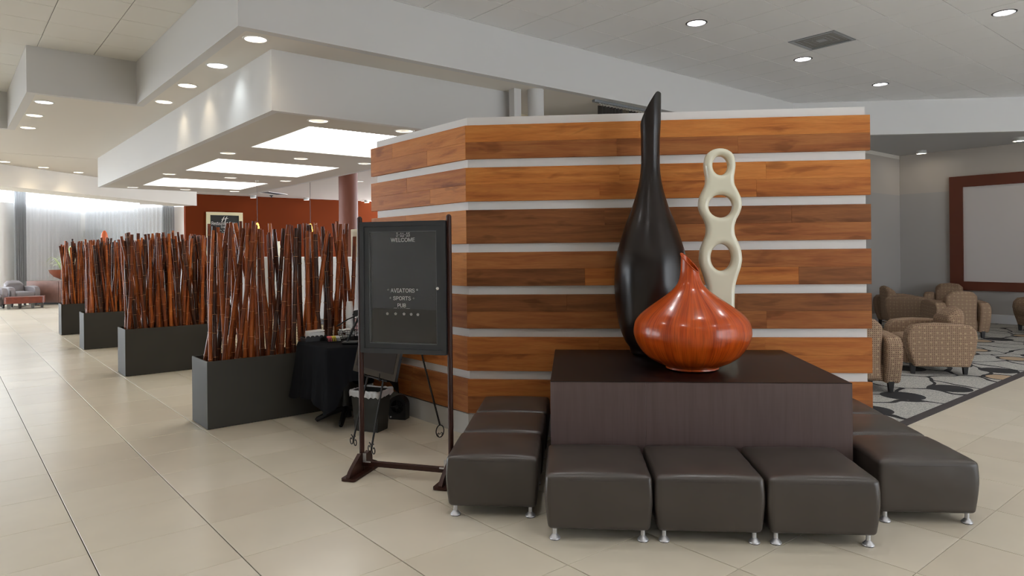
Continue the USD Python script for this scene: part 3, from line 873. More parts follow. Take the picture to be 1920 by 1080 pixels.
if len(rad) > 8:
    rad = np.array(rad)
    cen = rad.mean(0)
    e1 = np.cross(nrm, [0, 1, 0])
    e1 /= np.linalg.norm(e1)
    e2 = np.cross(nrm, e1)
    far = np.linalg.norm(rad - cen, axis=1)
    an = np.arctan2((rad - cen) @ e2, (rad - cen) @ e1)
    order = np.argsort(an)
    an, rad, far = an[order], rad[order], far[order]
    bins = np.linspace(-PI, PI, 41)
    ring = []
    for a0, a1 in zip(bins[:-1], bins[1:]):
        s = (an >= a0) & (an < a1)
        if s.any():
            ring.append(rad[s][np.argmax(far[s])])
    ring.append(ring[0])
    obj(t, 'lip', tube(np.array(ring), .0055, 8, cap=False), 'orange_wood')

# cream sculpture: a column of three rings, rounded from a flat outline
zw = [(0, .130), (.10, .108), (.25, .100), (.40, .100), (.455, .101), (.54, .105), (.62, .124), (.70, .150), (.76, .160), (.82, .155), (.90, .128), (.955, .107), (1.00, .104), (1.06, .118), (1.12, .148), (1.175, .162), (1.23, .156), (1.29, .132), (1.345, .108), (1.39, .105), (1.44, .113), (1.49, .118), (1.53, .112)]
zs = np.linspace(0, 1.53, 90)
ws = monotone(zw, zs)
capz = 1.50
outl = [(w, z) for w, z in zip(ws, zs)]
arc = [(.112 * math.cos(a), 1.53 + .088 * math.sin(a)) for a in np.linspace(.1, PI / 2, 12)]
half = outl + arc
poly = Polygon(half + [(-w, z) for w, z in half[::-1]]).buffer(0)
for cz, rx, rz in ((.775, .082, .104), (1.172, .094, .089), (1.486, .061, .075)):
    poly = poly.difference(affinity.translate(affinity.scale(Point(0, 0).buffer(1, 48), rx, rz), .004, cz))
R_, HT = .036, .062
layers = []
for a in np.linspace(0, PI / 2, 7):
    layers.append((R_ * (1 - math.sin(a)), HT - R_ + R_ * (1 - (1 - math.cos(PI / 2 - a)))))
# stack of insets, denser near the edge: (inset, half thickness)
stack = [(R_ * (1 - math.cos(b)), HT - R_ * (1 - math.sin(b))) for b in np.linspace(0, PI / 2, 9)]


def sdf_points(P):
    import shapely
    pts = shapely.points(P[:, 0], P[:, 1])
    d = shapely.distance(poly.boundary, pts)
    return np.where(shapely.contains(poly, pts), -d, d)


gx, gz = np.arange(-.20, .2001, .008), np.arange(-.02, 1.66, .008)
GX, GZ = np.meshgrid(gx, gz, indexing='ij')
SD = sdf_points(np.c_[GX.ravel(), GZ.ravel()]).reshape(GX.shape)
from scipy.interpolate import RegularGridInterpolator
SDI = RegularGridInterpolator((gx, gz), SD, bounds_error=False, fill_value=.2)


def solid_sdf(x, y, z):
    a = float(SDI((x, z))) + R_
    b = abs(y) - HT + R_
    return -(min(max(a, b), 0.0) + math.hypot(max(a, 0), max(b, 0)) - R_)


# marching on a regular lattice, vectorised through the level set of a trilinear field
ly = np.arange(-.08, .0801, .010)
A_ = SDI(np.stack(np.meshgrid(gx, gz, indexing='ij'), -1).reshape(-1, 2)).reshape(len(gx), len(gz))
FIELD = np.empty((len(gx), len(ly), len(gz)))
for jy, y in enumerate(ly):
    a = A_ + R_
    b = abs(y) - HT + R_
    FIELD[:, jy, :] = -(np.minimum(np.maximum(a, b), 0) + np.hypot(np.maximum(a, 0), max(b, 0)) - R_)


def trilerp(x, y, z):
    fx, fy, fz = (x - gx[0]) / .008, (y - ly[0]) / .010, (z - gz[0]) / .008
    i, j, k = int(fx), int(fy), int(fz)
    if i < 0 or j < 0 or k < 0 or i >= len(gx) - 1 or j >= len(ly) - 1 or k >= len(gz) - 1:
        return -.05
    fx, fy, fz = fx - i, fy - j, fz - k
    c = FIELD[i:i + 2, j:j + 2, k:k + 2]
    c = c[0] * (1 - fx) + c[1] * fx
    c = c[0] * (1 - fy) + c[1] * fy
    return float(c[0] * (1 - fz) + c[1] * fz)


lv = m3.Manifold.level_set(trilerp, [-.19, -.075, -.015, .19, .075, 1.645], .0095)
lv = tm(lv.trim_by_plane((0, 0, 1), 0.0))
trimesh.smoothing.filter_taubin(lv, iterations=12)
lv.vertices[:, 2] = np.maximum(lv.vertices[:, 2], 0)
t = thing('ring_sculpture', 'glossy cream totem sculpture with three oval holes behind the orange vase', 'sculpture', (*UV(1.122, 5.46), TOP), -45)
obj(t, 'body', lv, 'cream_lacquer', smooth=True)

# ------------------------------------------------------------------ letter board on its stand
DB = np.array([.556, -.831])
t = thing('letter_board', 'black framed letter board with white welcome lettering on a dark wooden stand', 'sign', (2.5375, 4.2575, 0), math.degrees(math.atan2(DB[1], DB[0])))
HB = .347
for s in (-1, 1):
    post = tm(m3.Manifold.batch_hull([m3.Manifold.cylinder(1.75, .0185, .0185, 16).translate((s * HB, 0, .02)), m3.Manifold.sphere(.0185, 16).translate((s * HB, 0, 1.845))]))
    obj(t, 'post', post, 'easel_wood')
    x0 = s * HB
    prof = Polygon([(-.205, .018), (-.205, .03), (-.18, .06), (-.15, .082), (-.04, .150), (.055, .128), (.085, .140), (.115, .128), (.13, .10), (.135, .06), (.17, .045), (.205, .03), (.205, .018)])
    fl = trimesh.creation.extrude_polygon(prof, .028, engine='earcut')
    fl.apply_transform(np.array([[0, 0, 1, x0 - .014], [1, 0, 0, 0], [0, 1, 0, 0], [0, 0, 0, 1.0]]))
    pl = prism(affinity.translate(affinity.scale(sbox(-.035, -.19, .035, .19), 1, 1), x0, 0).buffer(.02, 8), .002, .02)
    ft = obj(t, 'foot', join(fl, pl), 'easel_wood', smooth=35)
    obj(ft, 'bracket', join(bx(x0 - s * .032 - .012, x0 - s * .032 + .012, -.024, -.019, .09, .15), bx(x0 - s * .05 - .03, x0 - s * .05 + .03, -.024, -.019, .085, .095)), 'silver')
obj(t, 'stretcher', bx(-HB, HB, -.016, .016, .055, .092, .004), 'easel_wood')
x1, z0, z1 = .325, .888, 1.812
fr = sbox(-x1, z0, x1, z1).buffer(0)
ring = lambda a, b: sbox(-x1 + a, z0 + a, x1 - a, z1 - a).buffer(.008 if a < .01 else 0).difference(sbox(-x1 + b, z0 + b, x1 - b, z1 - b))


def xz(poly, y0, y1):
    m = prism(poly, 0, y1 - y0)
    m.apply_transform(np.array([[1, 0, 0, 0], [0, 0, -1, y1], [0, 1, 0, 0], [0, 0, 0, 1.0]]))
    return m


obj(t, 'cabinet_back', bx(-x1 + .005, x1 - .005, .012, .034, z0 + .005, z1 - .005), 'board_frame')
obj(t, 'outer_frame', xz(ring(0, .026), -.034, .012), 'board_frame')
obj(t, 'door_frame', xz(ring(.027, .062), -.028, .008), 'board_frame')
obj(t, 'inner_trim', xz(ring(.062, .067), -.024, .010), 'board_trim')
obj(t, 'felt_panel', bx(-x1 + .06, x1 - .06, .0095, .012, z0 + .06, z1 - .06), 'felt')
obj(t, 'glass_door', bx(-x1 + .0675, x1 - .0675, -.0165, -.0145, z0 + .0675, z1 - .0675), 'glass')
lk = obj(t, 'lock', T(lathe([(0, 0), (.011, 0), (.011, .006), (.006, .008), (0, .008)], 18), (.272, -.0285, 1.345), rx=PI / 2), 'chrome')
L2B = np.array([[1, 0, 0, 0], [0, 0, -1, 0], [0, 1, 0, 0], [0, 0, 0, 1.0]])


def letters(text, xc, zb, h, width=None, bold=True):
    m = meshkit.text_mesh(text, h, .0022, bold)
    w = m.bounds[1][0] - m.bounds[0][0]
    if width:
        m.apply_scale([width / w, 1, 1])
        w = width
    m.apply_translation([xc - w / 2 - m.bounds[0][0], 0, 0])
    m.apply_transform(L2B)
    m.apply_translation([0, .0094, zb])
    return m


PXM = .694 / 159
lx = lambda px: (px - 766.5) * PXM
lz = lambda py: 1.815 - (py - 416.3) * (.926 / 242.5)
for text, a, b, zt, zb in (('3-11-15', 752.6, 777, 435.8, 443.0), ('WELCOME', 742.8, 785.9, 445.7, 453.0), ('AVIATORS', 741.5, 784.7, 540.4, 547.8), ('SPORTS', 746, 777.8, 555.2, 562.2), ('PUB', 753.6, 768.8, 568.4, 575.4)):
    obj(t, 'lettering', letters(text, lx((a + b) / 2), lz(zb), lz(zt) - lz(zb), (b - a) * PXM), 'letter_white', smooth=False)


def flat(poly):
    m = prism(poly, 0, .0022)
    m.apply_transform(L2B)
    m.apply_translation([0, .0094, 0])
    return m


for px, py in ((737, 542.6), (789, 542.6), (741, 558.2), (782.6, 558.6)):
    st = Polygon()
    for k in range(5 if py < 550 else 4):
        st = st.union(affinity.rotate(sbox(-.0016, 0, .0016, .008), k * (72 if py < 550 else 90), origin=(0, 0)))
    obj(t, 'star', flat(affinity.translate(st, lx(px), lz(py))), 'letter_white', smooth=False)
ul = [sbox(lx(747), lz(577.7), lx(753), lz(577.0)), sbox(lx(769.4), lz(577.9), lx(775.6), lz(577.2))] + [sbox(lx(x) - .0022, lz(577.6), lx(x) + .0022, lz(577.1)) for x in (755.8, 759.6, 763.4, 767)]
obj(t, 'underline', join(*[flat(u) for u in ul]), 'letter_white', smooth=False)
for px, py in ((735.3, 587.9), (750.2, 587.9), (765.3, 588.0), (778, 588.5), (789.9, 588.7)):
    fl = Polygon()
    for k in range(5):
        fl = fl.union(Point(.0062 * math.cos(k * 2 * PI / 5 + .3), .0062 * math.sin(k * 2 * PI / 5 + .3)).buffer(.0048))
    obj(t, 'flower', flat(affinity.translate(fl, lx(px), lz(py))), 'letter_white', smooth=False)

# ------------------------------------------------------------------ wrought-iron easel behind it
t = thing('iron_easel', 'black wrought-iron easel with scroll feet holding a dark poster board behind the letter board', 'easel', (2.60, 5.03, 0), 0)


def scroll(c, r, turns, a0, hand, plane='y'):
    a = np.linspace(0, turns * 2 * PI, 40)
    rad = r * (1 - .72 * a / a[-1])
    x, z = rad * np.cos(a0 + hand * a), rad * np.sin(a0 + hand * a)
    o = np.zeros(40)
    P = np.c_[o, x, z * 1.25] if plane == 'y' else np.c_[x, o, z * 1.25]
    return P + np.array(c) - (P[0] * 0)


for y in (.16, -.15):
    lg = obj(t, 'front_leg', tube([(0, y, .06), (.12, y * .84, .56), (.38, y * .15, 1.70)], .008, 8), 'iron')
    for s in (-1, 1):
        obj(lg, 'scroll_foot', tube(scroll((0.0, y + s * .036, .052), .036, 1.15, PI / 2 if s > 0 else PI / 2, s), .0045, 6), 'iron')
lg = obj(t, 'rear_leg', tube([(.70, -.07, .105), (.55, -.04, .70), (.39, 0, 1.62)], .008, 8), 'iron')
a = np.linspace(0, 2 * PI, 30)
obj(lg, 'scroll_foot', tube(np.c_[.70 + .040 * np.cos(a), np.full(30, -.07), .055 + .052 * np.sin(a)], .0045, 6, cap=False), 'iron')
for s in (-1, 1):
    obj(lg, 'scroll', tube(scroll((.70 + s * .014, -.07, .03), .013, 1.0, -PI / 2, s, 'x'), .0035, 6), 'iron')
lean = .24
X4 = trimesh.transformations.rotation_matrix(math.atan(lean), [0, 1, 0])
X4[:3, 3] = [.10, 0, .595]
bd = obj(t, 'poster_board', bx(0, .022, -.35, .35, 0, .92), 'black_plastic', xf=X4)
obj(t, 'poster_border', bx(-.003, 0, -.35, .35, 0, .92), 'poster_border', xf=X4)
obj(t, 'poster_sheet', bx(-.006, -.003, -.31, .31, .05, .87), 'poster_gray', xf=X4)
for y in (.14, -.13):
    obj(t, 'hook', tube([(.14, y, .60), (.085, y, .575), (.075, y - .02, .60), (.07, y - .035, .64)], .005, 6), 'iron')
obj(t, 'ledge', tube([(.115, .2, .575), (.115, -.2, .575)], .006, 6), 'iron')

# ------------------------------------------------------------------ side table with a black cloth
tx, ty, hw, zt = 3.005, 6.135, .352, .742
t = thing('cloth_table', 'small square pedestal table under a hanging black tablecloth beside the bamboo', 'table', (tx, ty, 0), 0)
obj(t, 'table_top', prism(sbox(-hw + .06, -hw + .06, hw - .06, hw - .06).buffer(.045), .705, .735), 'black_plastic')
obj(t, 'pedestal', lathe([(0, .02), (.05, .02), (.045, .1), (.035, .2), (.035, .705), (0, .705)], 20), 'black_plastic')
for k, (dx, dy) in enumerate([(-.29, .05), (-.205, -.30), (.25, -.1), (.1, .28)]):
    L = math.hypot(dx, dy)
    ft = tube([(0, 0, .11), (dx * .55, dy * .55, .075), (dx * .95, dy * .95, .03), (dx, dy, .018)], [.03, .028, .024, .017], 8)
    obj(t, 'pedestal_foot', ft, 'black_plastic')
n = 200
per, nor = [], []
rc = .045
s_ = np.linspace(0, 4, n, endpoint=False)
for s in s_:
    a = s * PI / 2
    c, q = math.cos(a - PI / 4 * 3), math.sin(a - PI / 4 * 3)
    k = 1 / max(abs(c), abs(q))
    p = np.array([c * k, q * k]) * (hw + .004)
    cl = np.clip(p, -(hw - rc), hw - rc)
    dv = p - cl
    if np.linalg.norm(dv) > 0:
        dv = dv / np.linalg.norm(dv)
    per.append(cl + dv * (rc + .004))
    nor.append(dv)
per, nor = np.array(per), np.array(nor)
rng = np.random.default_rng(4)
drop = np.interp(per[:, 0] * 0 + np.arange(n), np.arange(n), np.zeros(n))
for i, (x, y) in enumerate(per):
    left, front = -x / hw, -y / hw
    corner = (abs(x * y) / hw ** 2) ** 6
    base = .50 if left > .98 else (.31 if front > .98 else .42)
    cor = .715 if (left > .5 and front > .5) else .60
    drop[i] = base + (cor - base) * np.clip((abs(x * y) / hw ** 2) ** 5, 0, 1)
drop = np.convolve(np.r_[drop[-8:], drop, drop[:8]], np.ones(9) / 9, 'same')[8:-8]
rows = 22
verts = []
ph = np.arange(n) / n * 2 * PI
for k in range(rows + 1):
    tt = k / rows
    fold = .038 * np.sin(ph * 11 + .8 * np.sin(ph * 3)) + .014 * np.sin(ph * 23 + 1.3)
    cornerness = np.clip((np.abs(per[:, 0] * per[:, 1]) / hw ** 2), 0, 1) ** 4
    out = .004 + tt ** 1.2 * (.035 + fold * (.55 + .6 * cornerness) + .03 * cornerness)
    rnd = .012 * (1 - (1 - min(tt * 12, 1)) ** 2)
    verts.append(np.c_[per + nor * (out + rnd - .012)[:, None], zt - tt * drop - (0 if k else 0)])
# top surface: fan of inset rings
tops = []
for f in (.0, .35, .7, .93):
    tops.append(np.c_[per * f if f else per * 1e-4, np.full(n, zt + .001)])
V = np.vstack(tops + verts)
F = []
R_n = len(tops) + len(verts)
for k in range(R_n - 1):
    for j in range(n):
        jn = (j + 1) % n
        F += [(k * n + j, (k + 1) * n + j, (k + 1) * n + jn), (k * n + j, (k + 1) * n + jn, k * n + jn)]
cloth = trimesh.Trimesh(V, F, process=False)
solo('tablecloth', T(cloth, (tx, ty, 0)), 'black_cloth', 'black tablecloth draped with hanging folds over the small square table', 'tablecloth', smooth=True)
ZTB = zt + .002

t = thing('napkin_tray', 'black scalloped tray holding a white block of napkins on the cloth table', 'tray', (2.815, 6.425, ZTB), -4)
obj(t, 'tray', join(bx(-.115, .115, -.075, .075, 0, .008), bx(-.115, .115, -.075, -.068, .008, .035), bx(-.115, .115, .068, .075, .008, .04), bx(-.115, -.108, -.068, .068, .008, .035), bx(.108, .115, -.068, .068, .008, .035)), 'black_plastic')
for k in range(5):
    obj(t, 'scallop', T(lathe([(0, 0), (.022, 0), (.022, .006), (0, .006)], 14), (-.088 + .044 * k, -.068, .034), rx=PI / 2), 'black_plastic')
t2 = thing('napkins', 'white block of folded paper napkins standing in the black tray', 'napkins', (2.815, 6.425, ZTB + .0085), -4)
obj(t2, 'stack', rbox(-.075, .085, -.05, .05, 0, .075, .006), 'paper_white')
obj(t2, 'top_napkin', T(rbox(-.08, .08, -.052, .052, 0, .014, .005), (.006, 0, .076), ry=-.05), 'paper_white')


def wire_box(t, w, d, h, nx, nz, r=.0022):
    for k in range(nz + 1):
        z = h * k / nz
        obj(t, 'hoop', tube([(-w, -d, z), (w, -d, z), (w, d, z), (-w, d, z), (-w, -d, z)], r, 5, cap=False), 'iron', smooth=False)
    ms = []
    for k in range(nx + 1):
        x = -w + 2 * w * k / nx
        ms += [tube([(x, -d, h), (x, -d, 0), (x, d, 0), (x, d, h)], r, 5)]
    for k in range(1, 3):
        y = -d + 2 * d * k / 3
        ms += [tube([(-w, y, h), (-w, y, 0), (w, y, 0), (w, y, h)], r, 5)]
    obj(t, 'wires', join(*ms), 'iron', smooth=False)


t = thing('sugar_caddy', 'low wire caddy with pink, yellow and white sweetener packets', 'caddy', (2.92, 6.215, ZTB + .003), -15)
wire_box(t, .064, .040, .03, 6, 2)
rng = random.Random(3)
for k in range(9):
    x = -.052 + .013 * k
    obj(t, 'packet', T(bx(-.006, .006, -.034, .034, 0, .046, .002), (x, 0, .003), ry=-.15), ['pink_paper', 'pink_paper', 'pink_paper', 'yellow_paper', 'yellow_paper', 'yellow_paper', 'paper_white', 'paper_white', 'paper_white'][k])
t = thing('creamer_basket', 'black wire basket of white creamer cups on the cloth table', 'basket', (3.11, 6.325, ZTB + .003), -8)
wire_box(t, .088, .055, .085, 7, 4)
for k in range(15):
    c = obj(t, 'creamer', T(lathe([(0, 0), (.014, 0), (.019, .026), (.021, .028), (0, .028)], 12), (-.064 + .032 * (k % 5) + rng.uniform(-.006, .006), -.032 + .032 * ((k // 5) % 3), .006 + .034 * (k % 3 > 0) + .026 * (k % 2)), rx=rng.uniform(-.4, .4), ry=rng.uniform(-.4, .4)), 'cup_white')
t = thing('cup_stack', 'tall stack of upside-down white paper cups in a wire holder', 'cups', (3.20, 6.44, ZTB), 0)
for k in range(15):
    z = .004 + k * .0185
    obj(t, 'cup', lathe([(.041, z), (.043, z + .002), (.041, z + .006), (.030, z + .098), (0, z + .098), (0, z + .096), (.028, z + .096), (.039, z + .006), (.041, z)], 20), 'cup_white')
t = thing('cup_holder', 'tall black wire holder around the cup stack with pink packets', 'rack', (3.268, 6.362, ZTB + .003), -40)
wire_box(t, .055, .022, .26, 4, 7)
for k in range(2):
    obj(t, 'packet', bx(-.045 + .045 * k, -.008 + .045 * k, -.012, .012, .06, .19, .002), 'pale_pink_paper')
t = thing('brochure_stand', 'black slanted tabletop display stand at the right of the cloth table', 'stand', (2.955, 5.93, ZTB), -40)
obj(t, 'base', rbox(-.075, .075, -.05, .05, .001, .028, .012), 'black_plastic')
for y in (-.025, .025):
    obj(t, 'arm', tube([(-.03, y, .026), (.02, y, .14), (.085, y, .262)], .007, 6), 'black_plastic')
    obj(t, 'strut', tube([(-.125, y, .17), (-.03, y, .23), (.07, y, .272)], .006, 6), 'black_plastic')
hd = obj(t, 'head', hull([(x, y, z) for x, z in ((.03, .275), (.16, .262), (.16, .285), (.05, .318), (.16, .335)) for y in (-.06, .06)]), 'black_plastic')
obj(hd, 'sheet', hull([(x, y, z) for x, z in ((.055, .320), (.15, .3345), (.055, .323), (.15, .3375)) for y in (-.05, .05)]), 'paper_white')

# waste bin and fan
t = thing('waste_bin', 'black plastic waste bin with a clear crumpled liner under the cloth table side', 'bin', (2.985, 5.60, 0), -61.6)


def frustum(w0, d0, w1, d1, z0, z1):
    return [(sx * w / 2, sy * d / 2, z) for w, d, z in ((w0, d0, z0), (w1, d1, z1)) for sx, sy in ((-1, -1), (1, -1), (1, 1), (-1, 1))]


def shell(w0, d0, w1, d1, z0, z1, th):
    o = hull(frustum(w0, d0, w1, d1, z0, z1))
    i = hull(frustum(w0 - 2 * th, d0 - 2 * th, w1 - 2 * th, d1 - 2 * th, z0 + th, z1 + .001))
    mk = lambda m: m3.Manifold(m3.Mesh(np.asarray(m.vertices, np.float32), np.asarray(m.faces, np.uint32)))
    return tm(mk(o) - mk(i))


obj(t, 'body', shell(.235, .165, .285, .215, 0, .355, .005), 'bin_plastic')
obj(t, 'rim', tube([(-.144, -.109, .357), (.144, -.109, .357), (.144, .109, .357), (-.144, .109, .357), (-.144, -.109, .357)], .006, 6, cap=False), 'bin_plastic')
a = np.linspace(0, 4, 120, endpoint=False)
c, q = np.cos(a * PI / 2), np.sin(a * PI / 2)
k = 1 / np.maximum(np.abs(c), np.abs(q))
rg = np.c_[c * k, q * k]
lr = []
for f, z, w in ((.90, .25, .0), (.97, .352, .006), (1.045, .372, .006), (1.075, .352, .012), (1.06, .315, .016)):
    nz = meshkit.noise(np.c_[rg * 6, np.full(120, z * 9)], 5) - .5
    lr.append(np.c_[rg[:, 0] * (.1425 * f + w * nz), rg[:, 1] * (.1075 * f + w * nz + (f > 1) * .006), z + nz * w * 2.2])
V = np.vstack(lr)
F = [tr for r in range(4) for j in range(120) for tr in ((r * 120 + j, r * 120 + (j + 1) % 120, (r + 1) * 120 + (j + 1) % 120), (r * 120 + j, (r + 1) * 120 + (j + 1) % 120, (r + 1) * 120 + j))]
obj(t, 'liner', trimesh.Trimesh(V, F, process=False), 'liner', smooth=True)
t = thing('floor_fan', 'small black round-topped floor fan against the partition baseboard', 'fan', (3.375, 5.775, 0), -56)
hs = Polygon([(-.082, 0), (.082, 0), (.085, .13)] + [(.085 * math.cos(b), .13 + .085 * math.sin(b)) for b in np.linspace(.1, PI - .1, 16)] + [(-.085, .13)])
hs = hs.buffer(.004)
obj(t, 'housing', T(xz(hs.difference(Point(0, .118).buffer(.066)), -.045, .045), (0, 0, .008)), 'black_plastic')
obj(t, 'back_plate', T(xz(Point(0, .118).buffer(.067), .02, .03), (0, 0, .008)), 'bin_plastic')
for rr_ in (.02, .036, .052, .064):
    b = np.linspace(0, 2 * PI, 33)
    obj(t, 'grille_ring', tube(np.c_[rr_ * np.cos(b), np.full(33, -.046), .126 + rr_ * np.sin(b)], .0022, 5, cap=False), 'iron', smooth=False)
obj(t, 'grille_cross', join(tube([(-.066, -.046, .126), (.066, -.046, .126)], .004, 6), tube([(0, -.046, .06), (0, -.046, .192)], .004, 6)), 'iron')
obj(t, 'hub', T(lathe([(0, 0), (.018, 0), (.014, .012), (0, .014)], 16), (0, -.045, .126), rx=PI / 2), 'bin_plastic')
for k in range(5):
    b = k * 2 * PI / 5
    obj(t, 'blade', hull([(.016 * math.cos(b + d) * s / .016 if 0 else s * math.cos(b + d), y, .126 + s * math.sin(b + d)) for s, d in ((.014, -.4), (.014, .4), (.058, -.1), (.058, .55)) for y in (-.012 + d * .02, -.010 + d * .02)]), 'iron')
obj(t, 'knob', T(lathe([(0, 0), (.009, 0), (.009, .008), (0, .009)], 14), (-.062, -.049, .028), rx=PI / 2), 'silver')
solo('power_cord', tube(spline([(3.27, 5.90, .02), (3.20, 6.0, .008), (3.12, 6.03, .006), (3.22, 6.2, .006), (3.40, 6.3, .03)], 24), .004, 6), 'cord', 'thin grey power cord on the floor behind the fan', 'cord')

# ------------------------------------------------------------------ bamboo planters
rng = random.Random(11)


def pole(x, y, zb, zt_, dx, dy, r, n=10, rings=None):
    L = zt_ - zb
    pts, rad = [], []
    z = zb
    nodes_ = []
    zz_ = zb + rng.uniform(.08, .22)
    while zz_ < zt_ - .05:
        nodes_.append(zz_)
        zz_ += rng.uniform(.16, .26)
    ks = [zb] + [q for nd in nodes_ for q in (nd - .010, nd - .003, nd + .003, nd + .010)] + [zt_]
    bow = rng.uniform(-.018, .018)
    for q in ks:
        f = (q - zb) / L
        b = bow * math.sin(PI * f)
        pts.append((x + dx * f + b, y + dy * f + b * .5, q))
        near = min([abs(q - nd) for nd in nodes_] or [1])
        rad.append(r * (1 - .12 * f) * (1.16 if near < .005 else 1.0))
    if rings is not None:
        P = np.array(pts)
        for k, q in enumerate(ks):
            if 1 <= k < len(ks) - 1 and (k - 1) % 4 == 1:
                ax = P[k + 1] - P[k]
                c = (P[k + 1] + P[k]) / 2
                rings.append(tube([c - ax * .28, c + ax * .28], rad[k] * 1.03, 10, cap=False))
    return tube(pts, rad, n)


def planter(v0, length, depth, n, label, big=True):
    t = thing('bamboo_planter', label, 'planter', (1.855, v0, 0), 0, 'bamboo planters in a row')
    W, D, H = length, depth, .62
    o = sbox(0, 0, W, D)
    obj(t, 'box', join(prism(o.difference(sbox(.012, .012, W - .012, D - .012)), .004, H), bx(.012, W - .012, .012, D - .012, .02, .03)), 'planter_metal', smooth=False)
    obj(t, 'soil', bx(.0125, W - .0125, .0125, D - .0125, .44, .50), 'dark_leg')
    ms = []
    for k in range(46):
        s = rng.uniform(.02, .045)
        m = trimesh.creation.icosphere(1, s)
        m.apply_scale([1, 1, .6])
        m.apply_translation([rng.uniform(.06, W - .06), rng.uniform(.06, D - .06), .515])
        ms.append(m)
    obj(t, 'moss', join(*ms), 'moss', smooth=True, kind='stuff')
    rings = []
    for k in range(n):
        row = k % 3
        x = .05 + (W - .10) * ((k // 3) + rng.uniform(.1, .9)) / (n / 3)
        x = min(max(x, .045), W - .045)
        y = .06 + (D - .12) * (row + rng.uniform(.15, .85)) / 3
        lean_ = rng.gauss(0, .07) if rng.random() < .66 else rng.uniform(-.29, .29)
        xt = min(max(x + lean_, -.01), W + .02)
        yt = min(max(y + rng.gauss(0, .05), .03), D - .03)
        zt_ = 1.865 + rng.uniform(-.10, .055) + (.03 if rng.random() < .1 else 0)
        obj(t, 'bamboo_pole', pole(x, y, .495, zt_, xt - x, yt - y, rng.uniform(.0165, .0245), 10, rings), 'bamboo_%d' % rng.choice([0, 0, 1, 1, 2, 2, 3]), smooth=50)
    obj(t, 'node_rings', join(*rings), 'bamboo_node', smooth=True, kind='stuff')


planter(6.58, 1.60, .49, 64, 'nearest dark grey planter of brown bamboo poles, beside the cloth table')
planter(10.19, 1.60, .49, 108, 'second dark grey planter of brown bamboo poles, counting back from the nearest')
planter(13.58, 1.60, .48, 108, 'third dark grey planter of brown bamboo poles, behind the second')
planter(16.40, 1.60, .42, 96, 'farthest dark grey planter of brown bamboo poles, beside the far lounge')

# ------------------------------------------------------------------ restaurant side
solo('half_wall', bx(3.52, 3.66, 6.58, 17.0, 0, 1.553, .004), 'half_wall_paint', 'long white half wall behind the bamboo planters', 'wall')
solo('wall_block', bx(3.515, 3.70, 6.66, 7.03, 1.5535, 1.86, .004), 'cream_block', 'cream square block standing on the end of the white half wall', 'block')
for k, (a, b, w) in enumerate([(7.30, 10.0, 'behind the nearest planter'), (10.95, 13.4, 'behind the second planter'), (14.25, 16.2, 'behind the third planter')]):
    t = thing('booth_bench', f'cream patterned booth bench with a black rail against the half wall, {w}', 'bench', (3.515, a, 0), 0, 'booth benches')
    L = b - a
    obj(t, 'plinth', bx(-.50, -.02, .02, L - .02, .002, .10), 'black_plastic')
    obj(t, 'seat', rbox(-.56, -.10, 0, L, .10, .46, .03), 'booth_fabric')
    obj(t, 'backrest', rbox(-.12, -.005, 0, L, .44, .775, .03), 'booth_fabric')
    obj(t, 'rail', bx(-.13, -.005, 0, L, .776, .812, .004), 'black_plastic')
t = thing('round_column', 'round dusty pink column in the restaurant right of the bamboo', 'column', (6.95, 14.0, 0), 0)
obj(t, 'shaft', lathe([(0, 0), (.207, 0), (.207, ZS), (0, ZS)], 40), 'column_paint')
obj(t, 'base_ring', lathe([(.208, .0), (.225, .0), (.225, .11), (.208, .12), (.208, 0)], 40), 'column_paint')
t = thing('white_column', 'slim round white column rising behind the partition top', 'column', (5.70, 6.36, 0), 0)
obj(t, 'shaft', lathe([(0, 0), (.100, 0), (.100, ZS), (0, ZS)], 32), 'white_paint')
solo('white_pilaster', bx(5.42, 5.53, 6.44, 6.54, 0, ZS), 'white_paint', 'narrow white pilaster left of the round white column', 'column')
t = thing('white_bottle', 'pale bottle-shaped vase standing on the half wall', 'vase', (3.59, 9.35, 1.5535), 0)
obj(t, 'body', lathe([(0, 0), (.035, 0), (.042, .02), (.042, .10), (.020, .15), (.014, .20), (.016, .215), (0, .215)], 24), 'cream_lacquer')

# chalkboard on the red wall
t = thing('chalkboard', 'cream framed chalkboard with white writing on the dark red wall', 'sign', (7.43, 24.195, 0), 0)
u0, u1, zb, ztp = -.597, .597, 1.45, 3.02
fr = sbox(u0, zb, u1, ztp).difference(sbox(u0 + .125, zb + .125, u1 - .125, ztp - .105))
obj(t, 'frame', xz(fr, -.05, 0), 'cream_frame')
obj(t, 'board', bx(u0 + .10, u1 - .10, -.02, -.002, zb + .1, ztp - .09), 'chalkboard')


def chalk_line(pts, r=.008):
    return tube([(x, -.024, z) for x, z in pts], r, 6)


hx, hz = -.02, 2.69
obj(t, 'emblem', join(chalk_line([(hx - .085, hz - .0), (hx - .06, hz + .03), (hx - .015, hz + .15), (hx + .015, hz + .18)], .014), chalk_line([(hx + .02, hz - .015), (hx + .035, hz + .02), (hx + .075, hz + .15), (hx + .10, hz + .18)], .014),
                      chalk_line([(hx - .085, hz + .085), (hx - .02, hz + .10), (hx + .07, hz + .115), (hx + .135, hz + .125)], .011)), 'chalk')


def chalk_text(text, xa, xb, zb_, h):
    m = meshkit.text_mesh(text, h, .003, False)
    w = m.bounds[1][0] - m.bounds[0][0]
    m.apply_scale([(xb - xa) / w, 1, 1])
    m.apply_translation([xa - m.bounds[0][0], 0, 0])
    m.apply_transform(L2B)
    m.apply_translation([0, -.021, zb_])
    return m


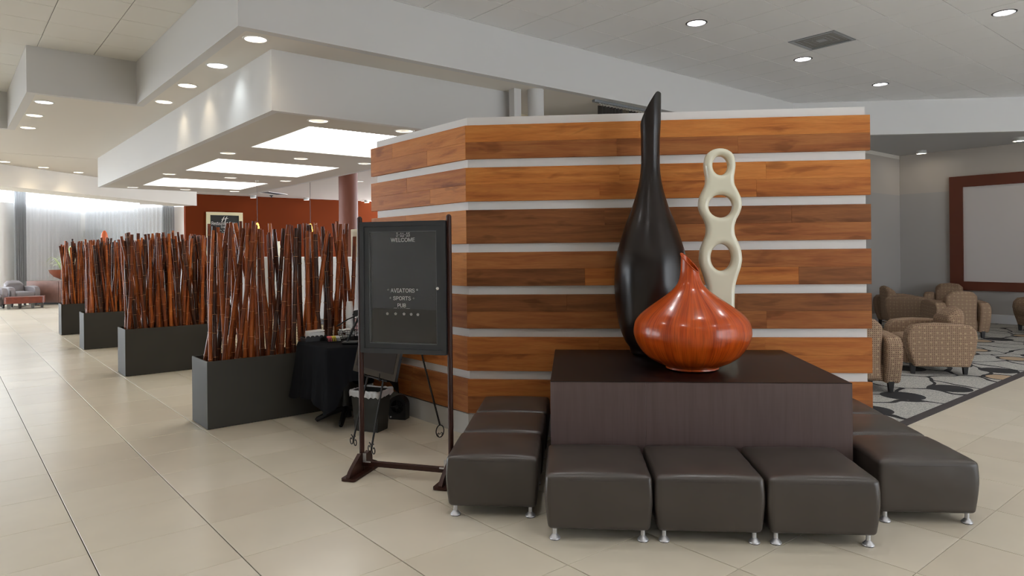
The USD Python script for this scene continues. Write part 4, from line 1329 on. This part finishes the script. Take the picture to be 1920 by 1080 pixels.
obj(t, 'lettering', chalk_text('Restaurant Open', -.425, .40, 2.585, .115), 'chalk', smooth=False)
obj(t, 'lettering', chalk_text('Daily', -.115, .095, 2.485, .075), 'chalk', smooth=False)
rng = random.Random(5)
for zl in (2.41, 2.34):
    x = -.41
    segs = []
    while x < .40:
        w = rng.uniform(.06, .14)
        segs.append(chalk_line([(x + w * k / 6, zl + rng.uniform(-.02, .022)) for k in range(7)], .005))
        x += w + rng.uniform(.03, .09)
    obj(t, 'chalk_strokes', join(*segs), 'chalk')

# ------------------------------------------------------------------ curtains
def curtain(t, p0, p1, fixed, axis, z0, z1, amp, wl, m, name='fabric', seed=1):
    n = int(abs(p1 - p0) / wl * 10)
    s = np.linspace(p0, p1, n)
    r = np.random.default_rng(seed)
    ph = np.cumsum(r.uniform(.55, 1.45, n)) * 2 * PI / 10
    off = amp * np.sin(ph) * r.uniform(.85, 1.1, n)
    rows_ = [(z0, 1.0), (z0 + (z1 - z0) * .5, .9), (z1, .55)]
    V = []
    for z, k in rows_:
        for a, o in zip(s, off):
            x, y = UV(fixed + o * k, a) if axis == 'q' else UV(a, fixed + o * k)
            V.append((x, y, z))
    F = [tr for q in range(2) for j in range(n - 1) for tr in ((q * n + j, q * n + j + 1, (q + 1) * n + j + 1), (q * n + j, (q + 1) * n + j + 1, (q + 1) * n + j))]
    obj(t, name, trimesh.Trimesh(np.array(V), F, process=False), m, smooth=True)


t = thing('sheer_curtain', 'long grey sheer curtain along the left window wall, behind the grey chairs', 'curtain', (0, 0, 0), 0, 'sheer curtains')
curtain(t, 22.52, 25.80, -19.72, 'q', .03, 3.98, .045, .17, 'sheer_gray', seed=2)
curtain(t, 22.50, 23.00, -19.66, 'q', .03, 3.98, .05, .09, 'sheer_dense', 'gathered_edge', seed=3)
obj(t, 'rail', tube([(*UV(-19.72, 22.45), 4.01), (*UV(-19.72, 25.85), 4.01)], .022, 8), 'rail_gray')
t = thing('sheer_curtain', 'long grey sheer curtain across the end wall of the bay, left of the red wall', 'curtain', (0, 0, 0), 0, 'sheer curtains')
curtain(t, -19.50, -15.75, 25.78, 'p', .03, 3.98, .045, .17, 'sheer_gray', seed=4)
curtain(t, -16.20, -15.68, 25.72, 'p', .03, 3.98, .05, .09, 'sheer_dense', 'gathered_edge', seed=5)
obj(t, 'rail', tube([(*UV(-19.60, 25.78), 4.01), (*UV(-15.5, 25.78), 4.01)], .022, 8), 'rail_gray')
t = thing('dark_drape', 'dark striped drape hanging from a grey rail above the partition top', 'curtain', (0, 0, 0), 0)
n = 260
s = np.linspace(6.76, 8.75, n)
off = .028 * np.sin(np.linspace(0, 60 * PI, n))
V = [(a, 6.29 + o, z) for z in (.03, 3.535) for a, o in zip(s, off)]
for k in range(13):
    j0, j1 = k * 20, min(k * 20 + 20, n - 1)
    F = [tr for j in range(j0, j1) for tr in ((j, j + 1, n + j + 1), (j, n + j + 1, n + j))]
    mm = trimesh.Trimesh(np.array(V), F, process=False)
    mm.remove_unreferenced_vertices()
    obj(t, 'panel', mm, 'drape_taupe' if k in (3, 5, 8, 11) else 'drape_dark', smooth=True)
obj(t, 'rail', bx(6.66, 8.8, 6.262, 6.315, 3.565, 3.599, .004), 'rail_gray')
hk = [tube([(a, 6.29, 3.566), (a + .012, 6.265, 3.552), (a + .024, 6.275, 3.53)], .004, 5) for a in np.arange(6.77, 8.73, .06)]
obj(t, 'hooks', join(*hk), 'trim_white', kind='stuff')

# ------------------------------------------------------------------ far lounge
t = thing('console_cabinet', 'dark brown console cabinet with a black toe kick at far left', 'cabinet', (*UV(-16.95, 21.42), 0), -45)
obj(t, 'body', bx(-1.08, 1.2, -.32, .32, .06, .772, .004), 'console_wood', smooth=False)
obj(t, 'toe_kick', bx(-1.04, 1.16, -.28, .28, .002, .06), 'black_plastic')
obj(t, 'door', bx(-1.07, .05, -.332, -.321, .08, .755, .002), 'console_wood', smooth=False)
obj(t, 'door', bx(.06, 1.19, -.332, -.321, .08, .755, .002), 'console_wood', smooth=False)
t = thing('planter_bowl', 'wide brown bowl planter on the console', 'bowl', (*UV(-16.72, 21.42), .773), 0)
obj(t, 'bowl', lathe([(0, 0), (.20, 0), (.20, .03), (.30, .05), (.47, .14), (.58, .26), (.62, .36), (.60, .36), (.55, .27), (.40, .16), (0, .12)], 40), 'bowl_brown')
obj(t, 'soil', lathe([(0, .24), (.50, .24), (.50, .30), (0, .31)], 24), 'dark_leg')
t = thing('grass_plant', 'pale green variegated grass plant spilling out of the brown bowl', 'plant', (*UV(-16.72, 21.42), 1.08), 0)
rng = random.Random(9)


def blade(a, reach, rise, w):
    pts = [(reach * f * math.cos(a), reach * f * math.sin(a), rise * math.sin(min(f * 1.25, 1.25) * PI / 1.6)) for f in np.linspace(0, 1, 7)]
    side = np.array([-math.sin(a), math.cos(a), 0])
    V, F = [], []
    for k, p in enumerate(pts):
        ww = w * (1 - (k / 6) ** 2) + .002
        V += [np.array(p) - side * ww, np.array(p) + side * ww]
    for k in range(6):
        F += [(2 * k, 2 * k + 1, 2 * k + 3), (2 * k, 2 * k + 3, 2 * k + 2)]
    return trimesh.Trimesh(np.array(V), F, process=False)


for k in range(110):
    a = rng.uniform(0, 2 * PI)
    up_ = rng.random() < .25
    b = blade(a, rng.uniform(.12, .3) if up_ else rng.uniform(.4, .95), rng.uniform(.5, .85) if up_ else rng.uniform(.2, .5), rng.uniform(.010, .018))
    b.apply_translation([.25 * rng.uniform(-1, 1), .25 * rng.uniform(-1, 1), 0])
    obj(t, 'leaf', b, rng.choice(['grass_green', 'grass_pale', 'grass_pale']), smooth=True)
t = thing('coffee_table', 'low reddish-brown coffee table with grey tapered legs in the far lounge', 'table', (1.98, 25.72, 0), -8)
obj(t, 'top', prism(sbox(-.42, -.26, .42, .26).buffer(.08, 8), .17, .36), 'cherry_wood', smooth=40)
for x, y in ((-.40, -.10), (-.14, .14), (.20, -.14), (.42, .10)):
    obj(t, 'leg', T(hull(frustum(.06, .06, .10, .10, 0, .17)), (x, y, 0)), 'table_leg_gray')
t = thing('egg_lamp', 'orange egg-shaped shade on a thin stand showing above the bamboo', 'lamp', (2.79, 17.45, 0), 0)
obj(t, 'shade', lathe([(0, 1.86), (.035, 1.868), (.062, 1.91), (.070, 1.97), (.064, 2.04), (.045, 2.105), (.022, 2.14), (0, 2.15)], 28), 'egg_orange')
obj(t, 'stem', lathe([(0, .03), (.010, .03), (.010, 1.865), (0, 1.865)], 12), 'black_plastic')
obj(t, 'base', lathe([(0, .001), (.12, .001), (.12, .015), (.02, .03), (0, .03)], 24), 'black_plastic')


# ------------------------------------------------------------------ club chairs
def club(name, label, cat, m, loc, rot, group, w=.86, d=.84, legs='dark_leg'):
    """front is local -y"""
    t = thing(name, label, cat, loc, rot, group)
    sp = m3.Manifold.sphere
    aw = .17
    for s in (-1, 1):
        x0, x1_ = s * (w / 2 - aw), s * w / 2
        prof = [(-d / 2 + .115, .135), (-d / 2 + .05, .33), (-d / 2 + .03, .45), (-d / 2 + .045, .53), (-d / 2 + .095, .585), (-.18, .606), (-.02, .612), (.15, .605), (d / 2 - .07, .585), (d / 2 - .025, .54), (d / 2 - .012, .46), (d / 2 - .04, .30), (d / 2 - .10, .135)]
        rr_ = .032
        pts = [sp(rr_, 14).translate((x, y * .94, z)) for y, z in prof for x in (min(x0, x1_) + rr_, max(x0, x1_) - rr_)]
        obj(t, 'arm', tm(m3.Manifold.batch_hull(pts)), m, smooth=40)
    hwid = w / 2 - aw + .005
    bp = []
    for x, zt_ in ((-hwid + .07, .71), (-hwid * .55, .755), (0, .77), (hwid * .55, .755), (hwid - .07, .71)):
        bow = .05 * (x / hwid) ** 2
        bp += [sp(.055, 14).translate((x, d / 2 - .10 - bow, zt_)), sp(.055, 14).translate((x, d / 2 - .20 - bow, .36)), sp(.05, 14).translate((x, d / 2 - .12 - bow, .18)), sp(.055, 14).translate((x, d / 2 - .19 - bow, zt_ - .06))]
    obj(t, 'backrest', tm(m3.Manifold.batch_hull(bp)), m, smooth=40)
    cs = soft_box(2 * hwid - .01, d - .24, .30, .455, .045, .03, 0.0, 4)
    cs.apply_translation([0, -.085, 0])
    obj(t, 'seat_cushion', cs, m, smooth=True)
    obj(t, 'seat_base', rbox(-hwid, hwid, -d / 2 + .05, d / 2 - .12, .12, .31, .025), m, smooth=40)
    for x in (-1, 1):
        for y in (-1, 1):
            f = frustum(.04, .04, .062, .062, 0, .13)
            obj(t, 'leg', T(hull(f), (x * (w / 2 - .10), y * (d / 2 - .12), .003)), legs)
    return t


G = 'dotted fabric club chairs in the lounge'


def face(a):
    return math.degrees(math.atan2(math.cos(math.radians(a)), -math.sin(math.radians(a))))


c1 = club('club_chair', 'beige dotted club chair turned sideways, nearest one standing free on the carpet', 'armchair', 'dotted_fabric', (9.86, 3.42, .006), face(130), G)
dup(c1, 'olive dotted club chair cut off by the end of the slatted partition', (8.02, 3.60, .006), face(42))
dup(c1, 'dark dotted club chair in the lounge corner seen from its side', (14.85, 5.62, .006), face(-52))
dup(c1, 'dotted club chair in the rear, facing out of the lounge corner', (16.22, 5.22, .006), face(195))
dup(c1, 'dotted club chair seen from behind, directly beyond the nearest chair', (13.95, 4.40, .006), face(38))
dup(c1, 'dotted club chair at the right edge of the picture under the framed panel', (15.55, 3.42, .006), face(122))
g1 = club('lounge_chair', 'grey leather lounge chair beside the console at far left', 'armchair', 'gray_leather', (1.90, 26.95, 0), 24, 'grey leather lounge chairs', w=.90, d=.85)
dup(g1, 'grey leather lounge chair at the left picture edge', (1.02, 26.28, 0), 24)

# framed panel on the lounge wall
t = thing('framed_panel', 'large pale wall panel in a wide dark brown frame on the lounge wall', 'panel', (16.795, 3.2, 0), 0)
A, B = -2.2, 2.15
fr = sbox(A, .675, B, 3.10)
inn = sbox(A + .25, .86, B - .25, 2.87)


def yz(poly, x0, x1_):
    m = prism(poly, 0, x1_ - x0)
    m.apply_transform(np.array([[0, 0, 1, x0], [1, 0, 0, 0], [0, 1, 0, 0], [0, 0, 0, 1.0]]))
    return m


obj(t, 'frame', yz(fr.difference(inn), -.07, 0), 'frame_brown')
obj(t, 'panel', yz(inn.buffer(.01), -.03, -.002), 'panel_gray')
